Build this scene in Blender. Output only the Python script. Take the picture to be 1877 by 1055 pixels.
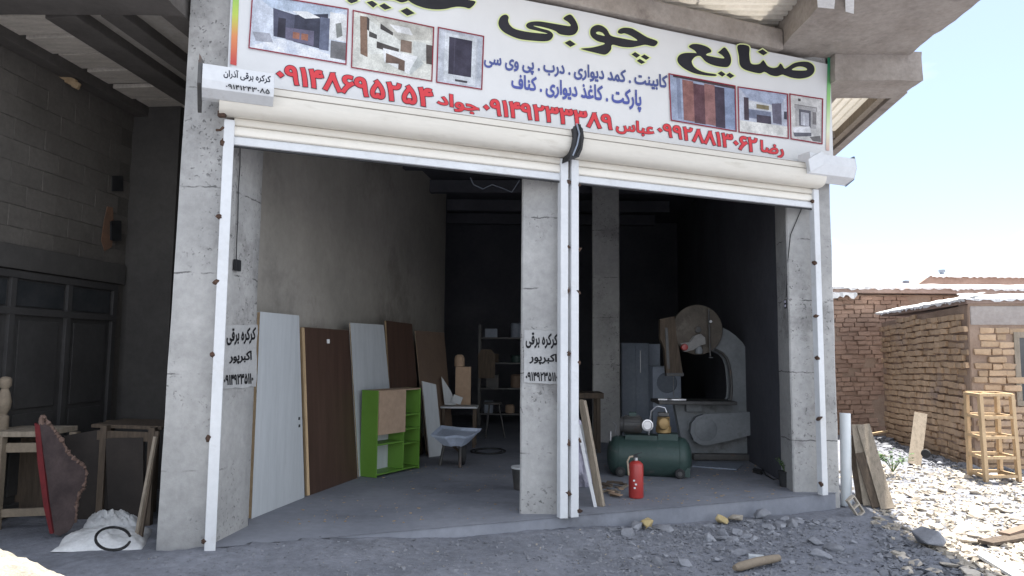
import bpy, bmesh, math, random, re
from mathutils import Vector, Matrix, noise
from mathutils.geometry import tessellate_polygon, interpolate_bezier, delaunay_2d_cdt
V = Vector
rnd = random.Random(7)
SC = bpy.context.scene
COL = SC.collection
for o in list(bpy.data.objects):
    bpy.data.objects.remove(o)

# ------------------------------------------------------------------ camera
PW, PH, FPX = 1877.0, 1055.0, 1300.0
EYE = V((0, 0, 1.6))
PITCH, ROLL = math.radians(5.2), math.radians(0.5)
CR = Matrix.Rotation(math.pi / 2 + PITCH, 3, 'X') @ Matrix.Rotation(ROLL, 3, 'Z')
cam = bpy.data.objects.new('camera', bpy.data.cameras.new('camera'))
COL.objects.link(cam)
cam.matrix_world = Matrix.Translation(EYE) @ CR.to_4x4()
cam.data.sensor_width = 36.0
cam.data.lens = 36.0 * FPX / PW
cam.data.clip_start = 0.05
cam.data.clip_end = 3000
SC.camera = cam

# ------------------------------------------------------------------ sky, sun, exposure
SUN = V((0.85, 0.95, 5.6)).normalized()
world = bpy.data.worlds.new('World')
SC.world = world
world.use_nodes = True
nt = world.node_tree
nt.nodes.clear()
wo = nt.nodes.new('ShaderNodeOutputWorld')
bg = nt.nodes.new('ShaderNodeBackground')
bg.inputs['Strength'].default_value = 0.08
sky = nt.nodes.new('ShaderNodeTexSky')
sky.sky_type = 'NISHITA'
sky.sun_disc = False
sky.sun_elevation = math.asin(SUN.z)
sky.sun_rotation = math.atan2(SUN.x, SUN.y)
sky.altitude = 1300
sky.air_density = 1.0
sky.dust_density = 2.2
sky.ozone_density = 3.0
tc = nt.nodes.new('ShaderNodeTexCoord')
mp = nt.nodes.new('ShaderNodeMapping')
mp.inputs['Location'].default_value = (0.55, 0.2, 0.1)
mp.inputs['Scale'].default_value = (1.0, 1.0, 2.2)
nz = nt.nodes.new('ShaderNodeTexNoise')
nz.inputs['Scale'].default_value = 1.5
nz.inputs['Detail'].default_value = 7
nz.inputs['Roughness'].default_value = 0.5
rp = nt.nodes.new('ShaderNodeValToRGB')
rp.color_ramp.elements[0].position = 0.43
rp.color_ramp.elements[1].position = 0.68
rp.color_ramp.elements[0].color = (0.12, 0.12, 0.12, 1)
mx = nt.nodes.new('ShaderNodeMixRGB')
mx.inputs[2].default_value = (12.5, 12.8, 13.1, 1)
nt.links.new(tc.outputs['Generated'], mp.inputs[0])
nt.links.new(mp.outputs[0], nz.inputs['Vector'])
nt.links.new(nz.outputs['Fac'], rp.inputs[0])
nt.links.new(rp.outputs[0], mx.inputs[0])
nt.links.new(sky.outputs[0], mx.inputs[1])
nt.links.new(mx.outputs[0], bg.inputs[0])
nt.links.new(bg.outputs[0], wo.inputs[0])
sl = bpy.data.lights.new('sun', 'SUN')
sl.energy = 5.0
sl.angle = math.radians(0.53)
sl.color = (1.0, 0.96, 0.90)
so = bpy.data.objects.new('sun', sl)
COL.objects.link(so)
so.rotation_euler = SUN.to_track_quat('Z', 'Y').to_euler()
so.location = (6, 8, 30)
vs = SC.view_settings
vs.view_transform = 'Standard'
vs.look = 'None'
vs.gamma = 1
vs.use_curve_mapping = False
vs.exposure = 1.6
SC.cycles.max_bounces = 8
SC.cycles.diffuse_bounces = 6

# ------------------------------------------------------------------ geometry of the place
def ray(px, py):
    return CR @ V(((px - PW / 2) / FPX, -(py - PH / 2) / FPX, -1))

def G(px, py, z=0.0):                       # point at height z
    d = ray(px, py)
    return EYE + d * ((z - EYE.z) / d.z)

def D(px, py, y):                           # point at depth y
    d = ray(px, py)
    return EYE + d * (y / d.y)

def PL(px, py, p0, n):                      # point on a plane
    d = ray(px, py)
    return EYE + d * ((p0 - EYE).dot(n) / d.dot(n))

FA = V((-2.458, 5.987, 0))
FB = V((3.649, 8.461, 0))
FU = (FB - FA).normalized()                 # along the skewed shop front
FN = V((FU.y, -FU.x, 0))                    # out of the shop front, to the street
FL = (FB - FA).length
Z = V((0, 0, 1))

def FW(s, z, off=0.0):
    return FA + FU * s + FN * off + Z * z

def FP(px, py, off=0.0):
    return PL(px, py, FA + FN * off, FN)

def FS(p):                                  # s coordinate
    return (p - FA).dot(FU)

DA = math.radians(5.5)
DU = V((math.sin(DA), math.cos(DA), 0))     # depth direction of the side walls
DR = V((math.cos(DA), -math.sin(DA), 0))    # across

# ------------------------------------------------------------------ object helpers
ORG = {}

def tag(o, label=None, cat=None, group=None, kind=None):
    if label: o['label'] = label
    if cat: o['category'] = cat
    if group: o['group'] = group
    if kind: o['kind'] = kind
    return o

def thing(name, label, cat, loc, group=None):
    o = bpy.data.objects.new(name, None)
    o.empty_display_size = 0.1
    COL.objects.link(o)
    o.location = loc
    ORG[o] = V(loc)
    return tag(o, label, cat, group)

def org(parent):
    return ORG.get(parent, V((0, 0, 0)))

class MB:
    def __init__(self):
        self.v, self.f, self.m = [], [], []

    def add(self, vs_, fs_, mi=0):
        b = len(self.v)
        self.v += [V(p) for p in vs_]
        self.f += [tuple(i + b for i in f) for f in fs_]
        self.m += [mi] * len(fs_)
        return self

    def obox(self, o, a, b, c, mi=0):
        o, a, b, c = V(o), V(a), V(b), V(c)
        p = [o, o + a, o + a + b, o + b, o + c, o + a + c, o + a + b + c, o + b + c]
        fs_ = [(0, 3, 2, 1), (4, 5, 6, 7), (0, 1, 5, 4), (1, 2, 6, 5), (2, 3, 7, 6), (3, 0, 4, 7)]
        if a.cross(b).dot(c) < 0:
            fs_ = [f[::-1] for f in fs_]
        return self.add(p, fs_, mi)

    def box(self, x0, x1, y0, y1, z0, z1, mi=0):
        return self.obox((x0, y0, z0), (x1 - x0, 0, 0), (0, y1 - y0, 0), (0, 0, z1 - z0), mi)

    def cbox(self, c, sx, sy, sz, R=None, mi=0):
        R = R or Matrix.Identity(3)
        a, b, d = R @ V((sx, 0, 0)), R @ V((0, sy, 0)), R @ V((0, 0, sz))
        return self.obox(V(c) - (a + b + d) / 2, a, b, d, mi)

    def bar(self, p, q, w, h=None, up=Z, mi=0):      # square bar from p to q
        p, q = V(p), V(q)
        h = h or w
        d = (q - p)
        s = d.cross(up)
        if s.length < 1e-6: s = d.cross(V((1, 0, 0)))
        s.normalize()
        t = s.cross(d).normalized()
        return self.obox(p - s * w / 2 - t * h / 2, d, s * w, t * h, mi)

    def prism(self, poly, vec, mi=0):
        n = len(poly)
        vec = V(vec)
        p = [V(q) for q in poly]
        nrm = V((0, 0, 0))
        for i in range(n):
            nrm += (p[i] - p[0]).cross(p[(i + 1) % n] - p[0])
        if nrm.dot(vec) > 0: p = p[::-1]
        fs_ = [tuple(range(n)), tuple(range(2 * n - 1, n - 1, -1))]
        fs_ += [(i, i + n, (i + 1) % n + n, (i + 1) % n)[::1] for i in range(n)]
        fs_[2:] = [tuple(reversed(f)) for f in fs_[2:]]
        return self.add(p + [q + vec for q in p], fs_, mi)

    def tube(self, pts, r, n=8, mi=0, caps=True):
        pts = [V(p) for p in pts]
        k = len(pts)
        rs = r if isinstance(r, (list, tuple)) else [r] * k
        b = len(self.v)
        prev = None
        for i, p in enumerate(pts):
            d = (pts[min(i + 1, k - 1)] - pts[max(i - 1, 0)]).normalized()
            if prev is None:
                s = d.cross(Z)
                if s.length < 1e-3: s = d.cross(V((1, 0, 0)))
            else:
                s = prev - d * prev.dot(d)
            s.normalize()
            prev = s
            t = d.cross(s)
            for j in range(n):
                a = 2 * math.pi * j / n
                self.v.append(p + (s * math.cos(a) + t * math.sin(a)) * rs[i])
        for i in range(k - 1):
            for j in range(n):
                self.f.append((b + i * n + j, b + i * n + (j + 1) % n, b + (i + 1) * n + (j + 1) % n, b + (i + 1) * n + j))
                self.m.append(mi)
        if caps:
            self.f.append(tuple(b + j for j in range(n))[::-1])
            self.f.append(tuple(b + (k - 1) * n + j for j in range(n)))
            self.m += [mi, mi]
        return self

    def lathe(self, prof, o, ax=Z, n=24, mi=0):      # prof: (radius, distance along ax)
        o, ax = V(o), V(ax).normalized()
        s = ax.cross(Z)
        if s.length < 1e-3: s = V((1, 0, 0))
        s.normalize()
        t = ax.cross(s)
        b = len(self.v)
        k = len(prof)
        for r, h in prof:
            for j in range(n):
                a = 2 * math.pi * j / n
                self.v.append(o + ax * h + (s * math.cos(a) + t * math.sin(a)) * max(r, 1e-4))
        for i in range(k - 1):
            for j in range(n):
                self.f.append((b + i * n + j, b + i * n + (j + 1) % n, b + (i + 1) * n + (j + 1) % n, b + (i + 1) * n + j))
                self.m.append(mi)
        self.f.append(tuple(b + j for j in range(n))[::-1])
        self.f.append(tuple(b + (k - 1) * n + j for j in range(n)))
        self.m += [mi, mi]
        return self

    def mesh(self, name, mats, o=V((0, 0, 0)), bevel=0, smooth=False, segs=2):
        me = bpy.data.meshes.new(name)
        me.from_pydata([p - o for p in self.v], [], self.f)
        for m in (mats if isinstance(mats, (list, tuple)) else [mats]):
            me.materials.append(m)
        me.polygons.foreach_set('material_index', self.m)
        bm = bmesh.new()
        bm.from_mesh(me)
        bmesh.ops.recalc_face_normals(bm, faces=bm.faces) if smooth == 'fix' else None
        if bevel:
            es = [e for e in bm.edges if len(e.link_faces) == 2 and e.calc_face_angle(0) > 0.5]
            bmesh.ops.bevel(bm, geom=es, offset=bevel, segments=segs, affect='EDGES', profile=0.6, clamp_overlap=True)
        bm.to_mesh(me)
        bm.free()
        if smooth:
            me.polygons.foreach_set('use_smooth', [True] * len(me.polygons))
            me.set_sharp_from_angle(angle=math.radians(38))
        return me

    def build(self, name, mats, parent=None, bevel=0, smooth=False, segs=2):
        me = self.mesh(name, mats, org(parent), bevel, smooth, segs)
        o = bpy.data.objects.new(name, me)
        COL.objects.link(o)
        if parent:
            o.parent = parent
            ORG[o] = org(parent)
        return o

def solo(mb, name, mats, label, cat, group=None, bevel=0, smooth=False, kind=None):
    """a thing that is one mesh, its origin at its base"""
    lo = V((sum(p.x for p in mb.v) / len(mb.v), sum(p.y for p in mb.v) / len(mb.v), min(p.z for p in mb.v)))
    me = mb.mesh(name, mats, lo, bevel, smooth)
    o = bpy.data.objects.new(name, me)
    COL.objects.link(o)
    o.location = lo
    ORG[o] = lo
    return tag(o, label, cat, group, kind)

def inst(name, me, parent, loc, rot=None, scale=(1, 1, 1), mat=None):
    o = bpy.data.objects.new(name, me)
    COL.objects.link(o)
    o.location = V(loc) - org(parent)
    if rot is not None: o.rotation_euler = rot
    o.scale = scale
    if parent:
        o.parent = parent
    return o

# ------------------------------------------------------------------ materials
MATS = {}

def mat(name, c1, c2=None, scale=3.0, rough=0.8, bump=0.0, bscale=None, metallic=0.0, rnd_=0.0, stretch=(1, 1, 1),
        c3=None, c3scale=1.0, c3lo=0.55, c3hi=0.7, pits=0.0, pscale=30, fine=0.12, spec=0.3, bdist=0.01, detail=8, joints=()):
    m = bpy.data.materials.new(name)
    m.use_nodes = True
    t = m.node_tree
    b = t.nodes['Principled BSDF']
    b.inputs['Roughness'].default_value = rough
    b.inputs['Metallic'].default_value = metallic
    b.inputs['Specular IOR Level'].default_value = spec
    L = t.links.new
    geo = t.nodes.new('ShaderNodeNewGeometry')
    mpn = t.nodes.new('ShaderNodeMapping')
    mpn.inputs['Scale'].default_value = stretch
    L(geo.outputs['Position'], mpn.inputs[0])
    vec = mpn.outputs[0]
    if rnd_:
        oi = t.nodes.new('ShaderNodeObjectInfo')
    def noise_(sc, det=detail, ro=0.6):
        n = t.nodes.new('ShaderNodeTexNoise')
        n.inputs['Scale'].default_value = sc
        n.inputs['Detail'].default_value = det
        n.inputs['Roughness'].default_value = ro
        L(vec, n.inputs['Vector'])
        return n.outputs['Fac']
    def ramp(fac, a, c):
        r = t.nodes.new('ShaderNodeMapRange')
        r.inputs['From Min'].default_value = a
        r.inputs['From Max'].default_value = c
        L(fac, r.inputs[0])
        return r.outputs[0]
    def mix(fac, a, c, mode='MIX'):
        x = t.nodes.new('ShaderNodeMixRGB')
        x.blend_type = mode
        for k, q in ((0, fac), (1, a), (2, c)):
            if isinstance(q, (int, float)): x.inputs[k].default_value = q
            elif isinstance(q, tuple): x.inputs[k].default_value = (q[0], q[1], q[2], 1)
            else: L(q, x.inputs[k])
        return x.outputs[0]
    col = mix(ramp(noise_(scale), 0.35, 0.65), tuple(c1), tuple(c2 or c1))
    if c3:
        col = mix(ramp(noise_(c3scale, 6, 0.7), c3lo, c3hi), col, tuple(c3))
    nf = noise_(scale * 9, 6, 0.7)
    if fine:
        g = ramp(nf, 0.3, 0.7)
        x = t.nodes.new('ShaderNodeMath'); x.operation = 'MULTIPLY_ADD'
        L(g, x.inputs[0]); x.inputs[1].default_value = 2 * fine; x.inputs[2].default_value = 1 - fine
        col = mix(1.0, col, x.outputs[0], 'MULTIPLY')
    if rnd_:
        x = t.nodes.new('ShaderNodeMath'); x.operation = 'MULTIPLY_ADD'
        L(oi.outputs['Random'], x.inputs[0]); x.inputs[1].default_value = 2 * rnd_; x.inputs[2].default_value = 1 - rnd_
        col = mix(1.0, col, x.outputs[0], 'MULTIPLY')
    h = None
    if bump:
        h = noise_(bscale or scale * 6, 8, 0.65)
    if pits:
        vo = t.nodes.new('ShaderNodeTexVoronoi')
        vo.inputs['Scale'].default_value = pscale
        wn = t.nodes.new('ShaderNodeMixRGB'); wn.blend_type = 'ADD'; wn.inputs[0].default_value = 0.2
        nn = t.nodes.new('ShaderNodeTexNoise'); nn.inputs['Scale'].default_value = pscale * 0.8
        L(vec, nn.inputs['Vector']); L(vec, wn.inputs[1]); L(nn.outputs['Color'], wn.inputs[2])
        L(wn.outputs[0], vo.inputs['Vector'])
        p = ramp(vo.outputs['Distance'], 0.28, 0.12)
        msk = ramp(noise_(1.3, 4, 0.6), 0.46, 0.58)
        pm = t.nodes.new('ShaderNodeMath'); pm.operation = 'MULTIPLY'
        L(p, pm.inputs[0]); L(msk, pm.inputs[1])
        pp = t.nodes.new('ShaderNodeMath'); pp.operation = 'MULTIPLY'
        L(pm.outputs[0], pp.inputs[0]); pp.inputs[1].default_value = pits
        col = mix(pp.outputs[0], col, tuple(q * 0.35 for q in c1))
        if h is not None:
            sb = t.nodes.new('ShaderNodeMath'); sb.operation = 'SUBTRACT'
            L(h, sb.inputs[0]); L(pp.outputs[0], sb.inputs[1])
            h = sb.outputs[0]
    for zj in joints:                         # ragged formwork joints
        sx = t.nodes.new('ShaderNodeSeparateXYZ'); L(geo.outputs['Position'], sx.inputs[0])
        w1 = t.nodes.new('ShaderNodeMath'); w1.operation = 'MULTIPLY_ADD'
        L(noise_(6 + zj, 3), w1.inputs[0]); w1.inputs[1].default_value = 0.05; L(sx.outputs['Z'], w1.inputs[2])
        cp = t.nodes.new('ShaderNodeMath'); cp.operation = 'COMPARE'
        L(w1.outputs[0], cp.inputs[0]); cp.inputs[1].default_value = zj; cp.inputs[2].default_value = 0.007
        br_ = t.nodes.new('ShaderNodeMath'); br_.operation = 'MULTIPLY'
        L(cp.outputs[0], br_.inputs[0]); L(ramp(noise_(2.1 + zj, 4), 0.44, 0.56), br_.inputs[1])
        col = mix(br_.outputs[0], col, tuple(q * 0.42 for q in c1))
    L(col, b.inputs['Base Color'])
    if h is not None:
        bp = t.nodes.new('ShaderNodeBump')
        bp.inputs['Strength'].default_value = bump
        bp.inputs['Distance'].default_value = bdist
        L(h, bp.inputs['Height'])
        L(bp.outputs[0], b.inputs['Normal'])
    MATS[name] = m
    return m

def flat(name, c, rough=0.6):
    if name in MATS: return MATS[name]
    m = bpy.data.materials.new(name)
    m.use_nodes = True
    b = m.node_tree.nodes['Principled BSDF']
    b.inputs['Base Color'].default_value = (c[0], c[1], c[2], 1)
    b.inputs['Roughness'].default_value = rough
    b.inputs['Specular IOR Level'].default_value = 0.25
    MATS[name] = m
    return m

def srgb(r, g, b):
    f = lambda c: ((c / 255 + 0.055) / 1.055) ** 2.4 if c > 10 else c / 255 / 12.92
    return (f(r), f(g), f(b))

concrete = mat('concrete', (0.33, 0.325, 0.315), (0.42, 0.412, 0.398), 1.6, 0.9, 0.6, 22, c3=(0.23, 0.223, 0.215), c3scale=1.3, pits=0.85, pscale=17, fine=0.12, joints=(0.62, 1.42, 2.28, 3.02, 3.9))
concrete_raw = mat('raw_concrete', (0.27, 0.235, 0.205), (0.36, 0.32, 0.285), 1.8, 0.9, 0.7, 14, c3=(0.20, 0.17, 0.15), c3scale=1.7, fine=0.16)
plaster = mat('cement_plaster', (0.31, 0.29, 0.255), (0.385, 0.355, 0.315), 0.9, 0.92, 0.25, 12, c3=(0.235, 0.215, 0.19), c3scale=0.7, fine=0.08)
darkwall = mat('shade_grey_wall', (0.082, 0.083, 0.096), (0.105, 0.106, 0.122), 1.2, 0.95, 0.3, 14, fine=0.1)  # the dim, bluish shade of the deep shop is put into this colour
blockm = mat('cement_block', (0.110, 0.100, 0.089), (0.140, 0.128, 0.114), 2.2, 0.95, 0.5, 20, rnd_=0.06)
baywall = mat('dark_plaster', (0.062, 0.058, 0.055), (0.082, 0.077, 0.072), 1.2, 0.95, 0.3, 14)  # dark brownish grey for the left bay walls and ceiling
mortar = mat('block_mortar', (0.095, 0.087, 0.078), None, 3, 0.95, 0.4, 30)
floorm = mat('cement_floor', (0.19, 0.20, 0.228), (0.25, 0.26, 0.29), 1.0, 0.8, 0.25, 18, c3=(0.145, 0.15, 0.168), c3scale=0.8, fine=0.1)  # blue of the skylight is tinted into the floor colour
dirt = mat('dirt', (0.165, 0.172, 0.195), (0.225, 0.232, 0.258), 1.3, 0.95, 0.9, 26, c3=(0.125, 0.13, 0.146), c3scale=0.9, fine=0.22, bdist=0.02)  # blue of the skylit shade is tinted into the dirt colour
stonem = mat('rubble_stone', (0.185, 0.19, 0.207), (0.275, 0.28, 0.30), 5, 0.9, 0.6, 30, rnd_=0.22)  # carries the same skylight blue as the dirt
stonew = mat('pale_stone', (0.36, 0.315, 0.255), (0.50, 0.45, 0.38), 5, 0.9, 0.6, 30, rnd_=0.2)  # warmer, paler copy of the rubble; makes the yard stones look sunlit
yellowst = mat('yellow_brick_piece', (0.40, 0.30, 0.13), (0.50, 0.40, 0.22), 8, 0.9, 0.5, 40)
tanrock = mat('tan_rock', (0.27, 0.19, 0.12), (0.42, 0.35, 0.27), 6, 0.9, 0.6, 30)
sandm = mat('pale_sand', (0.24, 0.22, 0.18), (0.32, 0.295, 0.245), 9, 0.95, 1.0, 60, fine=0.2)
brickm = mat('adobe_brick', (0.40, 0.275, 0.175), (0.52, 0.375, 0.245), 3.0, 0.93, 0.8, 30, rnd_=0.16, c3=(0.32, 0.235, 0.19), c3scale=1.5)
brickd = mat('old_brown_brick', (0.29, 0.19, 0.14), (0.37, 0.25, 0.185), 3.0, 0.93, 0.8, 30, rnd_=0.14)
mudm = mat('mud_mortar', (0.27, 0.19, 0.14), (0.34, 0.25, 0.19), 4, 0.95, 0.9, 26)
mudplaster = mat('mud_plaster', (0.30, 0.22, 0.185), (0.37, 0.28, 0.235), 1.7, 0.95, 0.8, 20)
greyplaster = mat('grey_patch_plaster', (0.33, 0.29, 0.265), (0.42, 0.38, 0.35), 2, 0.95, 0.7, 20)
cream = mat('cream_enamel', (0.60, 0.565, 0.50), (0.64, 0.605, 0.535), 1.2, 0.55, 0.05, 5, fine=0.04, spec=0.3, c3=(0.52, 0.48, 0.41), c3scale=2.5, stretch=(0.6, 0.6, 3))
whitep = mat('white_enamel', (0.58, 0.59, 0.60), (0.64, 0.65, 0.66), 2.0, 0.5, 0.06, 12, fine=0.05, spec=0.35, c3=(0.46, 0.45, 0.43), c3scale=3.0, c3lo=0.56, c3hi=0.78)
whitemel = mat('white_melamine', (0.47, 0.49, 0.50), (0.54, 0.56, 0.57), 1.6, 0.5, 0.0, fine=0.05, stretch=(8, 8, 0.6), c3=(0.42, 0.43, 0.43), c3scale=1.5, c3lo=0.6, c3hi=0.75)
rust = mat('rust', (0.055, 0.035, 0.027), (0.10, 0.058, 0.04), 20, 0.95, 0.8, 60)
black = mat('black_plastic', (0.018, 0.018, 0.02), (0.03, 0.03, 0.032), 8, 0.5, 0.1, 30)
wire = mat('black_wire', (0.02, 0.02, 0.02), None, 8, 0.6)
brownmel = mat('brown_wood_veneer', (0.060, 0.035, 0.026), (0.085, 0.05, 0.037), 1.2, 0.5, 0.05, 10, stretch=(9, 9, 0.5), fine=0.12)
brownlight = mat('tan_hardboard', (0.165, 0.115, 0.085), (0.205, 0.145, 0.105), 1.2, 0.7, 0.05, 12, fine=0.08)
chip = mat('chipboard_edge', (0.34, 0.24, 0.14), (0.42, 0.31, 0.19), 20, 0.9, 0.3, 80)
tanboard = mat('raw_fibreboard', (0.36, 0.25, 0.17), (0.42, 0.30, 0.21), 1.5, 0.85, 0.05, 20)
green = mat('lime_green_melamine', (0.125, 0.26, 0.04), (0.145, 0.30, 0.05), 2.0, 0.45, 0.0, fine=0.03)
wood = mat('pale_timber', (0.47, 0.33, 0.19), (0.58, 0.42, 0.25), 3, 0.8, 0.2, 20, stretch=(10, 10, 1.2), fine=0.15)
woodpale = mat('dusty_pale_timber', (0.21, 0.17, 0.125), (0.27, 0.22, 0.165), 3, 0.85, 0.2, 20, fine=0.15)
woodg = mat('weathered_timber', (0.23, 0.195, 0.15), (0.36, 0.30, 0.235), 2.2, 0.9, 0.5, 18, stretch=(12, 12, 1.3), c3=(0.10, 0.08, 0.06), c3scale=2.2, c3lo=0.58, c3hi=0.72, fine=0.2)
woodd = mat('dark_timber', (0.070, 0.053, 0.040), (0.115, 0.087, 0.063), 3, 0.85, 0.3, 20, stretch=(10, 10, 1.3))
woodblack = mat('shade_black_board', (0.022, 0.018, 0.016), (0.035, 0.028, 0.024), 3, 0.7, 0.1, 20)  # near black, for the boards added as shade in the left bay
iron = mat('grey_cast_iron', (0.185, 0.197, 0.205), (0.245, 0.257, 0.265), 2.5, 0.55, 0.15, 30, c3=(0.11, 0.11, 0.11), c3scale=2.5, spec=0.4)
wheelm = mat('brown_grimy_casting', (0.075, 0.063, 0.050), (0.12, 0.10, 0.08), 5, 0.6, 0.4, 25, c3=(0.16, 0.14, 0.115), c3scale=4)
armm = mat('worn_light_casting', (0.22, 0.21, 0.20), (0.29, 0.28, 0.265), 8, 0.6, 0.3, 40)
irondark = mat('oily_iron', (0.05, 0.05, 0.05), (0.085, 0.08, 0.075), 4, 0.5, 0.2, 30, spec=0.5, c3=(0.12, 0.07, 0.045), c3scale=5)
steel = mat('bright_steel', (0.45, 0.45, 0.46), (0.55, 0.55, 0.56), 10, 0.35, 0.05, 40, metallic=0.9)
greenp = mat('dark_green_enamel', (0.032, 0.058, 0.052), (0.045, 0.075, 0.068), 2.5, 0.45, 0.08, 20, spec=0.35, c3=(0.095, 0.10, 0.095), c3scale=3.5)
bronze = mat('bronze_casting', (0.30, 0.20, 0.09), (0.38, 0.26, 0.12), 10, 0.5, 0.2, 40, metallic=0.3)
redp = mat('red_enamel', (0.33, 0.032, 0.028), (0.39, 0.042, 0.036), 5, 0.35, 0.0, fine=0.05, spec=0.5)
redcloth = mat('red_wood_stain', (0.085, 0.008, 0.010), (0.13, 0.012, 0.014), 5, 0.7, 0.1, 20)
slabwood = mat('walnut_slab', (0.045, 0.033, 0.033), (0.085, 0.062, 0.06), 5, 0.7, 0.3, 20)
barkm = mat('bark_edge', (0.12, 0.078, 0.062), (0.20, 0.135, 0.11), 16, 0.95, 0.8, 40)
sackm = mat('woven_plastic_sack', (0.55, 0.55, 0.54), (0.68, 0.68, 0.67), 5, 0.75, 0.4, 60, fine=0.1)
bagm = mat('thin_plastic_bag', (0.42, 0.40, 0.48), (0.52, 0.50, 0.58), 8, 0.4, 0.3, 30)
greycab = mat('grey_blue_steel', (0.20, 0.23, 0.28), (0.24, 0.27, 0.32), 2, 0.5, 0.05, 20)
palecab = mat('pale_blue_steel', (0.36, 0.41, 0.50), (0.42, 0.47, 0.56), 2, 0.5, 0.05, 20)
sheetm = mat('galvanised_sheet', (0.44, 0.41, 0.36), (0.54, 0.50, 0.44), 1.5, 0.6, 0.1, 20, c3=(0.36, 0.30, 0.24), c3scale=1.4, spec=0.4)
concrete_dark = mat('dark_concrete', (0.075, 0.068, 0.062), (0.105, 0.095, 0.088), 1.8, 0.9, 0.5, 14)  # darker concrete for the left bay beams
paneldust = mat('dusty_ceiling_panel', (0.27, 0.25, 0.225), (0.34, 0.315, 0.285), 2.0, 0.9, 0.3, 30, fine=0.12)
def translucent(m, t):
    n = m.node_tree
    b = n.nodes['Principled BSDF']
    tr = n.nodes.new('ShaderNodeBsdfTranslucent')
    tr.inputs[0].default_value = (1.0, 0.93, 0.80, 1)
    mx_ = n.nodes.new('ShaderNodeMixShader')
    mx_.inputs[0].default_value = t
    out = [q for q in n.nodes if q.type == 'OUTPUT_MATERIAL'][0]
    n.links.new(b.outputs[0], mx_.inputs[1]); n.links.new(tr.outputs[0], mx_.inputs[2]); n.links.new(mx_.outputs[0], out.inputs[0])
glassfibre = mat('fibreglass_sheet', (0.56, 0.53, 0.47), (0.64, 0.60, 0.54), 1.5, 0.6, 0.1, 20, c3=(0.48, 0.43, 0.36), c3scale=1.4)
translucent(glassfibre, 0.09)
rubber = mat('rubber', (0.025, 0.025, 0.027), (0.04, 0.04, 0.04), 10, 0.8, 0.2, 40)
pvc = mat('white_pvc', (0.60, 0.64, 0.66), (0.68, 0.71, 0.72), 2, 0.4, 0.0, fine=0.03)
leafm = mat('leaf', (0.05, 0.10, 0.03), (0.09, 0.15, 0.05), 20, 0.6, 0.0)
tarp = mat('white_roof_sheet', (0.66, 0.66, 0.65), (0.78, 0.78, 0.77), 3, 0.7, 0.5, 20)
doorsteel = mat('dark_door_steel', (0.046, 0.044, 0.044), (0.06, 0.058, 0.057), 2, 0.5, 0.05, 20)
glassd = mat('dusty_glass', (0.03, 0.033, 0.036), (0.05, 0.052, 0.055), 3, 0.15, 0.0, spec=0.5)
soot = mat('stained_patch', (0.22, 0.12, 0.075), (0.16, 0.10, 0.07), 8, 0.95)
paintpatch = mat('thin_white_wash', (0.36, 0.358, 0.352), (0.44, 0.437, 0.43), 3, 0.9, 0.3, 25, fine=0.1)
bannerm = mat('banner_vinyl', (0.60, 0.60, 0.60), (0.645, 0.645, 0.64), 0.6, 0.55, 0.12, 1.4, fine=0.02, bdist=0.03)

# ------------------------------------------------------------------ lettering
ARF = {'ا': (0xFE8D, 0xFE8E, 0, 0), 'آ': (0xFE81, 0xFE82, 0, 0), 'ب': (0xFE8F, 0xFE90, 0xFE91, 0xFE92), 'پ': (0xFB56, 0xFB57, 0xFB58, 0xFB59),
       'ت': (0xFE95, 0xFE96, 0xFE97, 0xFE98), 'ج': (0xFE9D, 0xFE9E, 0xFE9F, 0xFEA0), 'د': (0xFEA9, 0xFEAA, 0, 0), 'ذ': (0xFEAB, 0xFEAC, 0, 0),
       'ر': (0xFEAD, 0xFEAE, 0, 0), 'س': (0xFEB1, 0xFEB2, 0xFEB3, 0xFEB4), 'ض': (0xFEBD, 0xFEBE, 0xFEBF, 0xFEC0), 'ع': (0xFEC9, 0xFECA, 0xFECB, 0xFECC),
       'غ': (0xFECD, 0xFECE, 0xFECF, 0xFED0), 'ف': (0xFED1, 0xFED2, 0xFED3, 0xFED4), 'ق': (0xFED5, 0xFED6, 0xFED7, 0xFED8), 'ک': (0xFB8E, 0xFB8F, 0xFB90, 0xFB91),
       'م': (0xFEE1, 0xFEE2, 0xFEE3, 0xFEE4), 'ن': (0xFEE5, 0xFEE6, 0xFEE7, 0xFEE8), 'ه': (0xFEE9, 0xFEEA, 0xFEEB, 0xFEEC), 'و': (0xFEED, 0xFEEE, 0, 0),
       'ی': (0xFBFC, 0xFBFD, 0xFBFE, 0xFBFF)}

def shape(t):
    out = []
    for i, c in enumerate(t):
        if c not in ARF:
            out.append(c)
            continue
        p = i > 0 and t[i - 1] in ARF and ARF[t[i - 1]][2]
        n = i + 1 < len(t) and t[i + 1] in ARF
        f = ARF[c]
        k = (3 if n and f[2] else 1) if p else (2 if n and f[2] else 0)
        out.append(chr(f[k] or f[0]))
    return re.sub('[۰-۹]+', lambda m: m.group(0)[::-1], ''.join(out)[::-1])

def area2(p):
    return sum(p[i].x * p[(i + 1) % len(p)].y - p[(i + 1) % len(p)].x * p[i].y for i in range(len(p)))

def inside(q, p):
    r = False
    for i in range(len(p)):
        a, b = p[i], p[i - 1]
        if (a.y > q.y) != (b.y > q.y) and q.x < (b.x - a.x) * (q.y - a.y) / (b.y - a.y) + a.x:
            r = not r
    return r

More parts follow.
